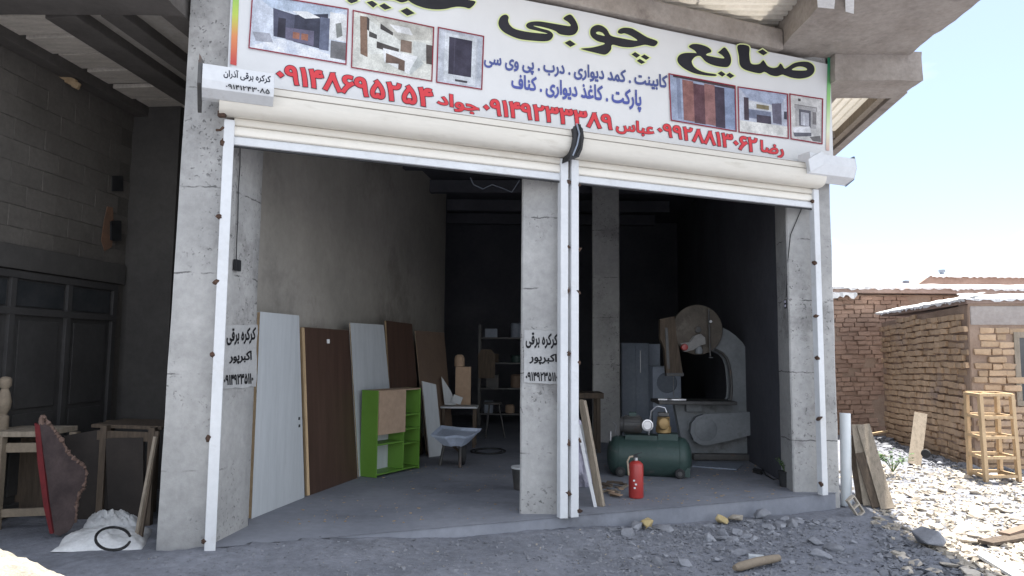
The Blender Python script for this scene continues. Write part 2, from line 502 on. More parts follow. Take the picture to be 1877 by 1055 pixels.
def grow(p, d):
    """offset a closed outline outwards by d"""
    if area2(p) < 0: p = p[::-1]
    n = len(p)
    out = []
    for i in range(n):
        e1 = (p[i] - p[i - 1]); e2 = (p[(i + 1) % n] - p[i])
        if e1.length < 1e-9 or e2.length < 1e-9:
            out.append(p[i].copy()); continue
        e1.normalize(); e2.normalize()
        n1 = V((e1.y, -e1.x)); n2 = V((e2.y, -e2.x))
        m = n1 + n2
        if m.length < 1e-3:
            out.append(p[i] + n1 * d); continue
        m.normalize()
        out.append(p[i] + m * (d / max(0.55, m.dot(n1))))
    return out

def glyphs(text):
    """outlines of shaped text: list of (outer, [holes])"""
    c = bpy.data.curves.new('t', 'FONT')
    c.body = shape(text)
    c.resolution_u = 3
    o = bpy.data.objects.new('t', c)
    COL.objects.link(o)
    dg = bpy.context.evaluated_depsgraph_get()
    cu = o.evaluated_get(dg).to_curve(dg)
    cs = []
    for sp in cu.splines:
        pts = []
        b = sp.bezier_points
        for i in range(len(b)):
            a, e = b[i], b[(i + 1) % len(b)]
            pts += [V((q.x, q.y)) for q in interpolate_bezier(a.co, a.handle_right, e.handle_left, e.co, 4)[:-1]]
        cl = []
        for q in pts:
            if not cl or (q - cl[-1]).length > 1e-4: cl.append(q)
        if len(cl) > 2: cs.append(cl)
    bpy.data.objects.remove(o)
    bpy.data.curves.remove(c)
    big = max(cs, key=lambda p: abs(area2(p)))
    sg = area2(big) > 0
    outs = [(p, []) for p in cs if (area2(p) > 0) == sg]
    for h in cs:
        if (area2(h) > 0) != sg:
            cand = [q for q in outs if inside(h[0], q[0])]
            if cand: min(cand, key=lambda q: abs(area2(q[0])))[1].append(h)
            else: outs.append((h, []))
    return outs

def sheet(mb, outs, fn, lift0, mi=0, step=0.00012):
    """lay outlines (outer, holes) on a surface; fn(pt, lift) -> 3D point"""
    for k, (outer, holes) in enumerate(outs):
        loops = [outer] + holes
        try:
            tri = tessellate_polygon([[V((p.x, p.y, 0)) for p in lp] for lp in loops])
        except Exception:
            continue
        allp = [p for lp in loops for p in lp]
        pts = [fn(p, lift0 + k * step) for p in allp]
        fs_ = []
        for t in tri:
            n = (pts[t[1]] - pts[t[0]]).cross(pts[t[2]] - pts[t[0]])
            fs_.append(tuple(t) if n.dot(EYE - pts[t[0]]) > 0 else tuple(t)[::-1])
        mb.add(pts, fs_, mi)

def quadmap(outs, quad, surf):
    """map ink box of outlines to a quad of picture points (TL, TR, BR, BL) lying on surf(px, py, lift)"""
    xs = [p.x for o_, h in outs for p in o_]; ys = [p.y for o_, h in outs for p in o_]
    x0, x1, y0, y1 = min(xs), max(xs), min(ys), max(ys)
    TL, TR, BR, BL = [V(q) for q in quad]
    def fn(p, lift):
        u, v = (p.x - x0) / (x1 - x0), (y1 - p.y) / (y1 - y0)
        q = (TL * (1 - u) + TR * u) * (1 - v) + (BL * (1 - u) + BR * u) * v
        return surf(q.x, q.y, lift)
    return fn

def write(name, text, quad, surf, m, parent, bold=0.03, outline=None, lift=0.0):
    g = glyphs(text)
    fn = quadmap(g, quad, surf)
    g.sort(key=lambda q: min(p.x for p in q[0]))
    words = []
    for q in g:
        lo, hi = min(p.x for p in q[0]), max(p.x for p in q[0])
        if words and lo < words[-1][1] + 0.13:
            words[-1][0].append(q); words[-1][1] = max(words[-1][1], hi)
        else:
            words.append([[q], hi])
    for gs, _ in words:
        mb = MB()
        if outline:
            fill(mb, gs, bold + outline[1], fn, lift + 0.001, 1)
        fill(mb, gs, bold, fn, lift + (0.005 if outline else 0.001), 0)
        mb.build(name, [m] + ([outline[0]] if outline else []), parent)

def winding(q, loops):
    w = 0
    for p in loops:
        n = len(p)
        for i in range(n):
            a, b = p[i], p[(i + 1) % n]
            if a.y <= q.y:
                if b.y > q.y and (b.x - a.x) * (q.y - a.y) - (q.x - a.x) * (b.y - a.y) > 0: w += 1
            elif b.y <= q.y and (b.x - a.x) * (q.y - a.y) - (q.x - a.x) * (b.y - a.y) < 0: w -= 1
    return w

def fill(mb, gs, d, fn, lift, mi):
    """union of the thickened outlines of a word, as one flat layer"""
    loops = []
    for o_, hs in gs:
        loops.append(grow(o_, d))
        for h in hs:
            g_ = grow(h, -d)
            if area2(g_) > 0: loops.append(g_[::-1])
    vs_, es = [], []
    for lp in loops:
        b_ = len(vs_)
        vs_ += lp
        es += [(b_ + i, b_ + (i + 1) % len(lp)) for i in range(len(lp))]
    r = delaunay_2d_cdt(vs_, es, [], 0, 1e-6)
    pts = [fn(p, lift) for p in r[0]]
    fs_ = []
    for f in r[2]:
        c = sum((r[0][i] for i in f), V((0, 0))) / len(f)
        if winding(c, loops) > 0:
            n = (pts[f[1]] - pts[f[0]]).cross(pts[f[2]] - pts[f[0]])
            fs_.append(tuple(f) if n.dot(EYE - pts[f[0]]) > 0 else tuple(f)[::-1])
    used = sorted({i for f in fs_ for i in f})
    ix = {k: j for j, k in enumerate(used)}
    mb.add([pts[k] for k in used], [tuple(ix[i] for i in f) for f in fs_], mi)

def smooth_loop(p, k=4):
    out = []
    n = len(p)
    for i in range(n):
        a, b, c, d = p[i - 1], p[i], p[(i + 1) % n], p[(i + 2) % n]
        for j in range(k):
            t = j / k
            out.append(0.5 * ((2 * b) + (c - a) * t + (2 * a - 5 * b + 4 * c - d) * t * t + (3 * b - a - 3 * c + d) * t ** 3))
    return out

# ------------------------------------------------------------------ ground
def gz(x, y):
    s = (V((x, y, 0)) - FA).dot(FU)
    off = (V((x, y, 0)) - FA).dot(FN)
    base = -0.05 - 0.125 * min(1, max(0, (s - 1.0) / 3.5))
    z = base
    if off > 0:
        z -= 0.05 * min(1, off / 3.0)
        z += 0.045 * math.exp(-((s + 0.1) / 1.5) ** 2) * math.exp(-(off / 0.45) ** 2)
    n = noise.noise(V((x * 0.9, y * 0.9, 3))) * 0.035 + noise.noise(V((x * 3.1, y * 3.1, 8))) * 0.014 + noise.noise(V((x * 9, y * 9, 1))) * 0.006
    inside_ = off < 0 and -2.5 < x < 4.2
    if inside_: n = min(0, n) - 0.04
    if x > 4.3: z += 0.03 * min(1, (x - 4.3) / 2.5)
    r = math.hypot(x - 1, y - 9)
    if r > 40: n = 0
    return z + n

def axis(lo, hi, step, far):
    a = [lo + i * step for i in range(int((hi - lo) / step) + 1)]
    s = step; x = lo
    pre = []
    while x > -far:
        s *= 1.35; x -= s; pre.append(x)
    s = step; x = a[-1]
    post = []
    while x < far:
        s *= 1.35; x += s; post.append(x)
    return pre[::-1] + a + post

gxs, gys = axis(-6.5, 11.5, 0.075, 900), axis(2.5, 15.5, 0.075, 900)
mb = MB()
mb.v = [V((x, y, gz(x, y))) for y in gys for x in gxs]
nx = len(gxs)
mb.f = [(j * nx + i, j * nx + i + 1, (j + 1) * nx + i + 1, (j + 1) * nx + i) for j in range(len(gys) - 1) for i in range(nx - 1)]
mb.m = [0] * len(mb.f)
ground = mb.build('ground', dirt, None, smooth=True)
tag(ground, kind='structure')

# ------------------------------------------------------------------ the workshop building
WS = thing('workshop_building', 'grey concrete frame workshop with two open shutter bays and deep roof overhang', 'building', (0, 10, 0))

LCY = 5.99
def colmesh(base, top, jitter=0.006, nz_=26, seed=1):
    """concrete column: base and top are 4-corner loops; skin slightly uneven"""
    mb = MB()
    r = random.Random(seed)
    ring = []
    for k in range(nz_ + 1):
        t = k / nz_
        c = [base[i].lerp(top[i], t) for i in range(4)]
        cen = sum(c, V((0, 0, 0))) / 4
        lp = []
        for i in range(4):
            a, b = c[i], c[(i + 1) % 4]
            for j in range(4):
                p = a.lerp(b, (0.03, 0.3, 0.7, 0.97)[j])
                d = (p - cen); d.z = 0; d.normalize()
                p = p + d * (noise.noise(p * 2.3 + V((seed, 0, 0))) * jitter + noise.noise(p * 9) * jitter * 0.5)
                lp.append(p)
        ring.append(lp)
    m = len(ring[0])
    vs_ = [p for lp in ring for p in lp]
    fs_ = [(k * m + i, k * m + (i + 1) % m, (k + 1) * m + (i + 1) % m, (k + 1) * m + i) for k in range(nz_) for i in range(m)]
    fs_ += [tuple(range(m))[::-1], tuple(range(nz_ * m, nz_ * m + m))]
    return mb.add(vs_, fs_)

def zset(p, z):
    return V((p.x, p.y, z))

# left column: its right-hand face is the jamb with the stencilled notice
b0 = zset(D(284, 990, LCY), -0.2); t0 = zset(D(350, 0, LCY), 5.3)
t0 = b0 + (t0 - b0) * 1.0
b1 = zset(V((-2.47, LCY, 0)), -0.2); t1 = V((-2.47, LCY, 5.3))
JAMB0, JAMB1 = V((-2.47, LCY, 0)), V((-2.395, 6.68, 0))
b2 = zset(JAMB1, -0.2); b3 = zset(b0 + V((0.05, 0.7, 0)), -0.2)
lcol = colmesh([b0, b1, b2, b3], [t0, t1, zset(b2, 5.3), zset(b3 + (t0 - b0), 5.3)], seed=1).build('column', concrete, WS, smooth=True)
JN = (JAMB1 - JAMB0).cross(Z).normalized()
def jamb(px, py, lift=0.0):
    return PL(px, py, JAMB0 + JN * (0.009 + lift), JN)
# middle column
MCY = 7.235
xl, xr = D(953, 800, MCY).x, D(1057, 700, MCY).x
mcol = colmesh([V((xl, MCY, -.2)), V((xr, MCY, -.2)), V((xr + .05, MCY + .6, -.2)), V((xl + .05, MCY + .6, -.2))],
               [V((xl, MCY, 5.3)), V((xr, MCY, 5.3)), V((xr + .05, MCY + .6, 5.3)), V((xl + .05, MCY + .6, 5.3))], seed=2).build('column', concrete, WS, smooth=True)
def mface(px, py, lift=0.0):
    return D(px, py, MCY - 0.011 - lift)
# right column
RCY = 8.49
xl, xr = D(1449, 700, RCY).x, D(1533, 700, RCY).x
rcol = colmesh([V((xl, RCY, -.3)), V((xr, RCY, -.3)), V((xr + .05, RCY + .5, -.3)), V((xl + .05, RCY + .5, -.3))],
               [V((xl, RCY, 5.3)), V((xr, RCY, 5.3)), V((xr + .05, RCY + .5, 5.3)), V((xl + .05, RCY + .5, 5.3))], seed=3).build('column', concrete, WS, smooth=True)
RCX = xr
# inner column between the machines
xl, xr = D(1086, 600, 13.0).x, D(1136, 600, 13.0).x
colmesh([V((xl, 13, -.1)), V((xr, 13, -.1)), V((xr + .05, 13.5, -.1)), V((xl + .05, 13.5, -.1))],
        [V((xl, 13, 5.3)), V((xr, 13, 5.3)), V((xr + .05, 13.5, 5.3)), V((xl + .05, 13.5, 5.3))], seed=4).build('column', concrete, WS, smooth=True)

# cement floor slab with its raised front edge
fe = []
N = 60
for i in range(N + 1):
    s = -0.02 + (FL + 0.17) * i / N
    fe.append(FW(s, 0, 0.05 + noise.noise(V((s * 1.7, 0, 5))) * 0.02 + noise.noise(V((s * 7, 0, 5))) * 0.008))
back = [V((4.6, 18.4, 0)), V((-4.2, 18.4, 0)), V((-4.2, 15.3, 0)), V((-1.6, 15.3, 0)), V((-2.75, 6.7, 0)), V((-2.5, 6.69, 0))]
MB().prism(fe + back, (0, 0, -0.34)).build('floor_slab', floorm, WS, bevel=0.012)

# walls
W0, W1 = V((-2.66, 6.69, 0)), V((-1.45, 15.2, 0))
wd = (W1 - W0); wn_ = V((-wd.y, wd.x, 0)).normalized()
def lwall(px, py, lift=0.0):
    return PL(px, py, W0 - wn_ * lift, wn_)
MB().obox(zset(W0, -.3), wd, wn_ * 0.18, Z * 5.7).build('side_wall', plaster, WS)
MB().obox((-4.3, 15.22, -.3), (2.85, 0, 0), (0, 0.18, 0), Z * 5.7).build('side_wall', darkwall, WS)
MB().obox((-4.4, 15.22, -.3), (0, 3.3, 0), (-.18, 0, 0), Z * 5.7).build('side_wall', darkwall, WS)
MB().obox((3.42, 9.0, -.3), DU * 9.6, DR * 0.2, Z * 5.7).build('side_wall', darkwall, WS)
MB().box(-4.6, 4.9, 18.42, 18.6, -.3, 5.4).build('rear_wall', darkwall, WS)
MB().obox(FW(-0.02, 3.45, -0.30), FU * (FL + 0.15), FN * 0.30, Z * 1.78).build('lintel_wall', concrete_raw, WS)

# roof
roof = MB().prism([V((-9, 5.3, 5.78)), V((-2.75, 5.3, 5.78)), V((-2.6, 5.75, 5.78)), FW(0, 5.78, -.05), FW(FL * .9, 5.78, -.05), V((3.3, 5.5, 5.78)), V((4.95, 5.5, 5.78)), V((4.95, 8.9, 5.78)), V((3.65, 9.0, 5.78)), V((4.6, 18.9, 5.78)), V((-9, 18.9, 5.78))], Z * .17).build('roof', concrete_raw, WS)
MB().obox(FW(-.25, 5.225, -.3), FU * 6.32, FN * 0.42, Z * 0.25).build('beam', concrete_raw, roof, bevel=0.015)
# wide cantilever slab at the right end, rough cast, with the stub of the front beam below it
def rough_box(x0, x1, y0, y1, z0, z1, n=14, j=0.02, seed=5):
    mb = MB()
    def P(u, v, w):
        p = V((x0 + (x1 - x0) * u, y0 + (y1 - y0) * v, z0 + (z1 - z0) * w))
        return p + V((noise.noise(p * 2.1 + V((seed, 0, 0))), noise.noise(p * 2.1 + V((0, seed, 0))), noise.noise(p * 2.1 + V((0, 0, seed))))) * j \
                 + V((noise.noise(p * 8), noise.noise(p * 8 + V((3, 1, 0))), noise.noise(p * 8 + V((0, 7, 0))))) * j * 0.45
    def face(f):
        vs_ = [f(i / n, k / n) for k in range(n + 1) for i in range(n + 1)]
        mb.add(vs_, [(k * (n + 1) + i, k * (n + 1) + i + 1, (k + 1) * (n + 1) + i + 1, (k + 1) * (n + 1) + i) for k in range(n) for i in range(n)])
    face(lambda a, b: P(a, 1 - b, 0)); face(lambda a, b: P(a, b, 1)); face(lambda a, b: P(a, 0, b))
    face(lambda a, b: P(1 - a, 1, b)); face(lambda a, b: P(0, 1 - a, b)); face(lambda a, b: P(1, a, b))
    return mb
rough_box(3.22, 4.82, 5.5, 8.9, 5.27, 5.77, 26, 0.028).build('cantilever_slab', concrete_raw, roof, smooth=True)
zs_ = D(1690, 147, 8.36).z
rough_box(D(1531, 120, 8.36).x, D(1690, 115, 8.36).x, 8.36, G(1645, 180, zs_).y, zs_, 5.30, 16, 0.018, 9).build('beam_stub', concrete_raw, roof, smooth=True)
# formwork timber and foam left hanging below the slab
for (a, b, c, d) in (((1497, -12), (1532, -12), (1529, 16), (1499, 13)), ((1549, -10), (1566, -8), (1565, 25), (1550, 21))):
    q = [G(*p, 5.2) for p in (a, b, c, d)]
    MB().prism(q, (0, 0, 0.05)).build('foam_scrap', tarp, roof)

def corrugated(p, a, b, nb, h, sub=1, th=0.004):
    """sheet from corner p spanning a (along the ribs) and b (across, nb ribs)"""
    p, a, b = V(p), V(a), V(b)
    n = a.cross(b).normalized()
    if n.z < 0: n = -n
    prof = []
    for i in range(nb):
        for t, hh in ((0.0, 0), (0.42, 0), (0.5, 1), (0.92, 1)):
            prof.append(((i + t) / nb, hh * h))
    prof.append((1.0, 0))
    mb = MB()
    vs_ = []
    for k in (0, 1):
        for t, hh in prof: vs_.append(p + b * t + n * hh + a * k)
    m = len(prof)
    mb.add(vs_, [(i, i + 1, m + i + 1, m + i) for i in range(m - 1)])
    return mb

# sheets over the pavement side, ribs along the front
for k in range(5):
    x0 = -3.0 + k * 1.27
    corrugated((x0, 5.45, 5.60 + 0.003 * (k % 2)), (1.30, 0, 0), (0, 3.6, 0), 28, 0.035).build('roof_sheet', glassfibre, roof)
for yy in (6.4, 7.3):
    MB().box(-3.4, 3.24, yy, yy + 0.09, 5.50, 5.62).build('purlin', concrete_raw, roof)
# side overhang behind the stub: sheets with ribs running back, edge beam and purlins
e0, e1 = G(1664, 170, 4.96), G(1519, 296, 4.96)
ed = (e1 - e0)
e2 = e0 + ed * 1.6
sd = V((ed.y, -ed.x, 0)).normalized()
MB().obox(e0, e2 - e0, sd * -0.14, Z * 0.16).build('edge_beam', concrete_raw, roof, bevel=0.01)
MB().obox(e0 - sd * 0.17 + Z * 0.03, e2 - e0, sd * -0.10, Z * 0.13).build('edge_beam', woodg, roof, bevel=0.006)
corrugated(e0 - sd * 0.16 + Z * 0.17, e2 - e0, sd * -1.6, 13, 0.03).build('roof_sheet', glassfibre, roof)
for t in (0.62, 1.3):
    MB().obox(e0 + ed * t - sd * 0.16 + Z * 0.06, ed.normalized() * 0.07, sd * -1.3, Z * 0.10).build('purlin', concrete_raw, roof)
MB().obox(e0 - sd * 0.80 + Z * 0.04, e2 - e0, sd * -0.12, Z * 0.14).build('edge_beam', concrete_raw, roof, bevel=0.008)
# ceiling beams deep inside the shop
for yy in (10.2, 12.0, 13.8, 15.6, 17.2):
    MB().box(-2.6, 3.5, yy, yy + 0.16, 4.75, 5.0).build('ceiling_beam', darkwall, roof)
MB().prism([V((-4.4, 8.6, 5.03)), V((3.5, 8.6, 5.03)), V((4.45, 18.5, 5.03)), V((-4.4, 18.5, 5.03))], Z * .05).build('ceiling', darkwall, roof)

# ---- left bay: block wall, steel door, ceiling
BW = V((-4.94, 6.85, 0))
def bwall(px, py, lift=0.0):
    return PL(px, py, BW + DR * lift, DR)
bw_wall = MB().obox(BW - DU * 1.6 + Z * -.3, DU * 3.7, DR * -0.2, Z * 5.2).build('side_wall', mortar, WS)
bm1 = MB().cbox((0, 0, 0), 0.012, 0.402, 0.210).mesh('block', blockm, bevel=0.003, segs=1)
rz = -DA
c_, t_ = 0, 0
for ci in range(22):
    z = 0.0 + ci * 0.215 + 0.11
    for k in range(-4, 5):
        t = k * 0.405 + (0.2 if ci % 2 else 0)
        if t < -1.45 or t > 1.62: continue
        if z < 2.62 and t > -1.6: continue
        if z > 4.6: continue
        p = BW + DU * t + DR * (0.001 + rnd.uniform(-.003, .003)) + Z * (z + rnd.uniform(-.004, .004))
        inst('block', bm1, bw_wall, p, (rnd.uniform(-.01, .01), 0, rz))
lint = MB().obox(BW - DU * 1.6 + Z * 2.38 + DR * 0.0, DU * 3.38, DR * 0.05, Z * 0.24).build('lintel', baywall, bw_wall, bevel=0.01)
# rear walls of the left bay
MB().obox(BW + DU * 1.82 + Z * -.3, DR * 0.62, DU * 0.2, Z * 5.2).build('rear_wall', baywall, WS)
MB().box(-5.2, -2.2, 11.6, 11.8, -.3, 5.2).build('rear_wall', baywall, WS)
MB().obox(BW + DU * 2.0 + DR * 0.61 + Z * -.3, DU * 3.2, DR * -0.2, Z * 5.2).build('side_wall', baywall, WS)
# stain and cable hole on the block wall
q = [bwall(x, y, 0.026) for x, y in ((197, 378), (207, 380), (209, 420), (205, 452), (192, 460), (186, 440), (190, 410))]
MB().prism(q, DR * -0.006).build('stain', soot, bw_wall)
q = [bwall(x, y, 0.03) for x, y in ((206, 322), (226, 322), (226, 350), (206, 350))]
MB().prism(q, DR * -0.01).build('recess_box', black, bw_wall)
q = [bwall(x, y, 0.05) for x, y in ((205, 405), (222, 405), (222, 440), (205, 440))]
MB().prism(q, DR * -0.03).build('recess_box', black, bw_wall, bevel=0.006)
# ceiling of the left bay
mat('foam_panel', (0.46, 0.42, 0.37), (0.58, 0.53, 0.47), 3, 0.9, 0.4, 30, fine=0.2, stretch=(1, 6, 1))
lw = lambda px, py, z: (G(px, py, z) - BW).dot(DR)
zc = 4.50
beams = [(0.02, 0.20)]
for px, py, w in ((177, 75, 0.30), (268, 75, 0.20), (301, 17, 0.20)):
    c = lw(px, py, zc)
    beams.append((c - w / 2, c + w / 2))
for a, b in beams:
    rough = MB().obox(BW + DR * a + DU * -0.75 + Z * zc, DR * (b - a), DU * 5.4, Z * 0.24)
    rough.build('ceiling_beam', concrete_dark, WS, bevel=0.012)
for k in range(3):
    a, b = beams[k][1], beams[k + 1][0]
    n = 12 if k == 0 else 4
    for i in range(n):
        l = 5.2 / n
        g = 0.075 if k == 0 else 0.004
        o_ = BW + DR * (a - 0.03) + DU * (-0.6 + i * l) + Z * (zc + 0.10 + (rnd.uniform(0, .03) if k == 0 else 0))
        MB().obox(o_, DR * (b - a + 0.06), DU * (l - g), Z * 0.05).build('ceiling_panel', paneldust if k else MATS['foam_panel'], WS, bevel=0.006)
MB().obox(BW + DR * beams[3][1] + DU * -0.6 + Z * (zc + 0.12), DR * 0.30, DU * 5.2, Z * 0.05).build('ceiling_panel', paneldust, WS)
MB().obox(BW + DR * -0.3 + DU * -2.2 + Z * (zc + 0.27), DR * 2.4, DU * 7.2, Z * 0.08).build('ceiling', baywall, WS)
x1 = b0.x + 0.02
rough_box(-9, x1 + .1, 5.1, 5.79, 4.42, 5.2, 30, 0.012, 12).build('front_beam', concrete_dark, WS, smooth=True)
# torn insulation at the wall head
mb = MB()
for i in range(7):
    c = D(98 + i * 7, 120 + i * 6, 7.4)
    mb.cbox(c, 0.07, 0.05, 0.12 - 0.008 * i, Matrix.Rotation(rnd.uniform(-.6, .6), 3, 'Y'))
mb.build('torn_insulation', chip, WS, bevel=0.01)

# steel double door with transom lights in the left bay
SDo = thing('steel_door', 'dark grey steel double door with glazed transom in the shaded left bay', 'door', BW + DU * 0.8)
def dq(y0, y1, z0, z1, lift, th):
    return MB().obox(BW + DU * y0 + DR * (lift - th) + Z * z0, DU * (y1 - y0), DR * th, Z * (z1 - z0))
y0, y1 = -1.5, 1.62
dq(y0, y1, 0.0, 2.36, 0.03, 0.03).build('backing', doorsteel, SDo)
for z in (0.02, 1.93, 2.29):
    dq(y0, y1, z, z + 0.07, 0.075, 0.045).build('frame_rail', doorsteel, SDo, bevel=0.004)
for y in (-0.72, 0.03, 0.80, 1.55):
    dq(y, y + 0.07, 0.09, 2.29, 0.071, 0.041).build('frame_stile', doorsteel, SDo, bevel=0.004)
for a, b in ((-1.4, -0.72), (-0.65, 0.03), (0.10, 0.80), (0.87, 1.55)):
    dq(a + .03, b - .03, 2.02, 2.27, 0.045, 0.012).build('glass_pane', glassd, SDo)
    for z0, z1 in ((0.16, 0.95), (1.0, 1.88)):
        dq(a + .08, b - .08, z0, z1, 0.05, 0.02).build('door_panel', doorsteel, SDo, bevel=0.008)

# ------------------------------------------------------------------ roller shutters
def rail(s, parent, ztop=3.57, w=0.085, lean=0.0):
    o = MB()
    for a, b, f0, f1 in ((0, 0.012, 0.05, 0.13), (w - 0.012, w, 0.05, 0.13), (0, w, 0.05, 0.062), (0, w * 0.36, 0.118, 0.13), (w * 0.64, w, 0.118, 0.13)):
        o.obox(FW(s + a, -0.02 if s < 1 else 0.0, f0), FU * (b - a), FN * (f1 - f0), Z * ztop)
    o2 = MB()
    o2.obox(FW(s, -0.02 if s < 1 else 0.0, 0.05), FU * w, FN * 0.08, Z * (ztop))
    return o2.build('guide_rail', whitep, parent, bevel=0.008)

tabme = None
def weld_tab(parent, p):
    global tabme
    if tabme is None:
        bm = bmesh.new()
        bmesh.ops.create_icosphere(bm, subdivisions=2, radius=1)
        for v in bm.verts:
            v.co *= 1 + noise.noise(v.co * 2.5) * 0.7
        tabme = bpy.data.meshes.new('weld_tab')
        bm.to_mesh(tabme); bm.free()
        tabme.materials.append(rust)
    inst('weld_tab', tabme, parent, p, (rnd.random() * 6, rnd.random() * 6, rnd.random() * 6), tuple(q * rnd.uniform(.7, 1.15) for q in (0.022, 0.022, 0.04)))

sL = FS(FP(404, 600, 0.09)) - 0.045
sM0 = FS(FP(1031, 600, 0.09)) - 0.04
sM1 = FS(FP(1050, 600, 0.09)) - 0.037
sR = FS(FP(1499, 600, 0.09)) - 0.042
HP = [(0.05, 3.885), (0.12, 3.885), (0.125, 3.86), (0.20, 3.855), (0.262, 3.83), (0.264, 3.822), (0.270, 3.82), (0.279, 3.765), (0.2755, 3.760), (0.2757, 3.754), (0.281, 3.748), (0.283, 3.70), (0.275, 3.65), (0.25, 3.605), (0.21, 3.58), (0.13, 3.575), (0.05, 3.59)]

mat('seam_line', (0.25, 0.225, 0.19), None, 6, 0.9)  # darker strip that marks the housing seams
def shutter(name, label, s0, s1, ra, rb, flip):
    T = thing(name, label, 'roller shutter', FW((s0 + s1) / 2, 0, 0.1), 'roller shutters of the shop front')
    hs = MB().prism([FW(s0, z, o_) for o_, z in HP], FU * (s1 - s0)).build('housing', cream, T, smooth=True)
    # folded upper lip
    MB().obox(FW(s0, 3.85, 0.1265), FU * (s1 - s0), FN * 0.004, Z * 0.04).build('lip', whitep, hs)
    for o_, z in ((0.2655, 3.822), (0.2785, 3.754)):
        MB().obox(FW(s0 + .002, z, o_ - .006), FU * (s1 - s0 - .004), FN * 0.0085, Z * 0.0055).build('seam', MATS['seam_line'], hs)
    # three visible slats, each a shallow curve
    zt = 3.588
    hts = (0.078, 0.088, 0.086)
    for i, h in enumerate(hts):
        z0 = zt - h
        prof = [(0.085, zt), (0.100, zt - h * .15), (0.106, zt - h * .5), (0.102, zt - h * .85), (0.088, z0 + 0.004), (0.075, z0 + .004), (0.072, zt)]
        MB().prism([FW(ra + 0.08, z, o_) for o_, z in prof], FU * (rb - ra - 0.075)).build('slat', cream if i == 0 else whitep if i == 2 else MATS['cream_slat'], T, smooth=True)
        zt = z0
    MB().obox(FW(ra + 0.08, zt - 0.012, 0.078), FU * (rb - ra - 0.075), FN * 0.02, Z * 0.014).build('bottom_seal', rubber, T)
    for s in (ra, rb):
        r_ = rail(s, T)
        for k, z in enumerate((0.14, 0.82, 1.55, 2.15, 2.72, 3.35)):
            z += rnd.uniform(-.09, .09)
            e = s + (0.088 if (s == ra) == flip else -0.003)
            weld_tab(r_, FW(e, z + rnd.uniform(-.04, .04), 0.115))
    return T
mat('cream_slat', (0.70, 0.66, 0.585), (0.73, 0.69, 0.615), 1.2, 0.4, 0.03, 8, fine=0.03, spec=0.45)
sh0 = FS(FP(402, 190, 0.25)); sh1 = FS(FP(1049, 270, 0.25)); sh2 = FS(FP(1063, 275, 0.25)); sh3 = FS(FP(1512, 335, 0.25))
SHL = shutter('roller_shutter', 'cream roller shutter rolled up over the left shop opening beside the dark bay', sh0, sh1, sL, sM0, False)
SHR = shutter('roller_shutter', 'cream roller shutter rolled up over the right shop opening above the band saw', sh2, sh3, sM1, sR, True)

# motor cover of the left shutter with its maker's notice
def cover(parent, s0, s1, prof):
    mb = MB().prism([FW(s0, z, o_) for o_, z in prof], FU * (s1 - s0))
    return mb.build('motor_cover', whitep, parent, bevel=0.004)
oc = 0.42
zt = FP(430, 124, oc).z; zm = FP(430, 152, oc).z; zb = FP(430, 166, oc).z
sa, sb = FS(FP(371, 130, oc)), FS(FP(503, 150, oc))
mc = cover(SHL, sa, sb, [(0.2, zt), (oc, zt), (oc, zm), (oc - 0.02, zb), (oc - 0.13, zb - 0.045), (0.2, zb - 0.045)])
ink = flat('notice_ink', (0.02, 0.022, 0.035), 0.6)
blackink = flat('black_paint', (0.012, 0.012, 0.014), 0.7)
fs_ = lambda off: (lambda px, py, lift: FP(px, py, off + lift))
write('lettering', 'کرکره برقی آذران', ((410, 125.5), (496, 137), (496, 154), (410, 142)), fs_(oc), ink, mc, 0.03)
write('lettering', '۰۹۱۴۱۲۴۳۰۸۵', ((414, 153), (494, 163.5), (494, 172), (414, 161)), fs_(oc), blackink, mc, 0.02)
# end bracket of the left shutter
mb = MB().prism([FW(sa - 0.035, z, o_) for o_, z in ((0.05, zt + .02), (oc - .02, zt + .03), (oc - .02, zm - .03), (0.15, 3.62), (0.05, 3.6))], FU * 0.03)
mb.prism([FW(sa - 0.03, z, oc - .06) for z in (zt, zt + 0.09)] + [FW(sa + 0.02, zt, oc - .06)], FN * 0.03)
mb.build('end_bracket', irondark, SHL)
# right motor cover
oc2 = 0.33
sa2, sb2 = FS(FP(1484, 300, oc2)), FS(FP(1568, 310, oc2))
zt2 = FP(1510, 282, oc2).z; zb2 = FP(1510, 318, oc2).z
mc2 = cover(SHR, sa2, sb2, [(0.16, zt2), (oc2, zt2), (oc2 + .02, (zt2 + zb2) / 2), (oc2 - 0.02, zb2), (0.16, zb2 - 0.06)])
mb = MB()
q = [FP(px, py, oc2 + 0.03) for px, py in ((1482, 291), (1506, 277), (1511, 281), (1511, 300), (1486, 314))]
mb.prism(q, FN * -0.02).build('cover_flap', whitep, SHR)
mb = MB().prism([FW(sb2 + 0.004, z, o_) for o_, z in ((0.17, zt2 + .01), (oc2 - .03, zt2 + .035), (oc2 - .01, zt2 + .03), (oc2 + .005, (zt2 + zb2) / 2), (oc2 - .03, zb2 - .015), (0.17, zb2 - .075))], FU * 0.006)
mb.build('end_bracket', greycab, SHR)
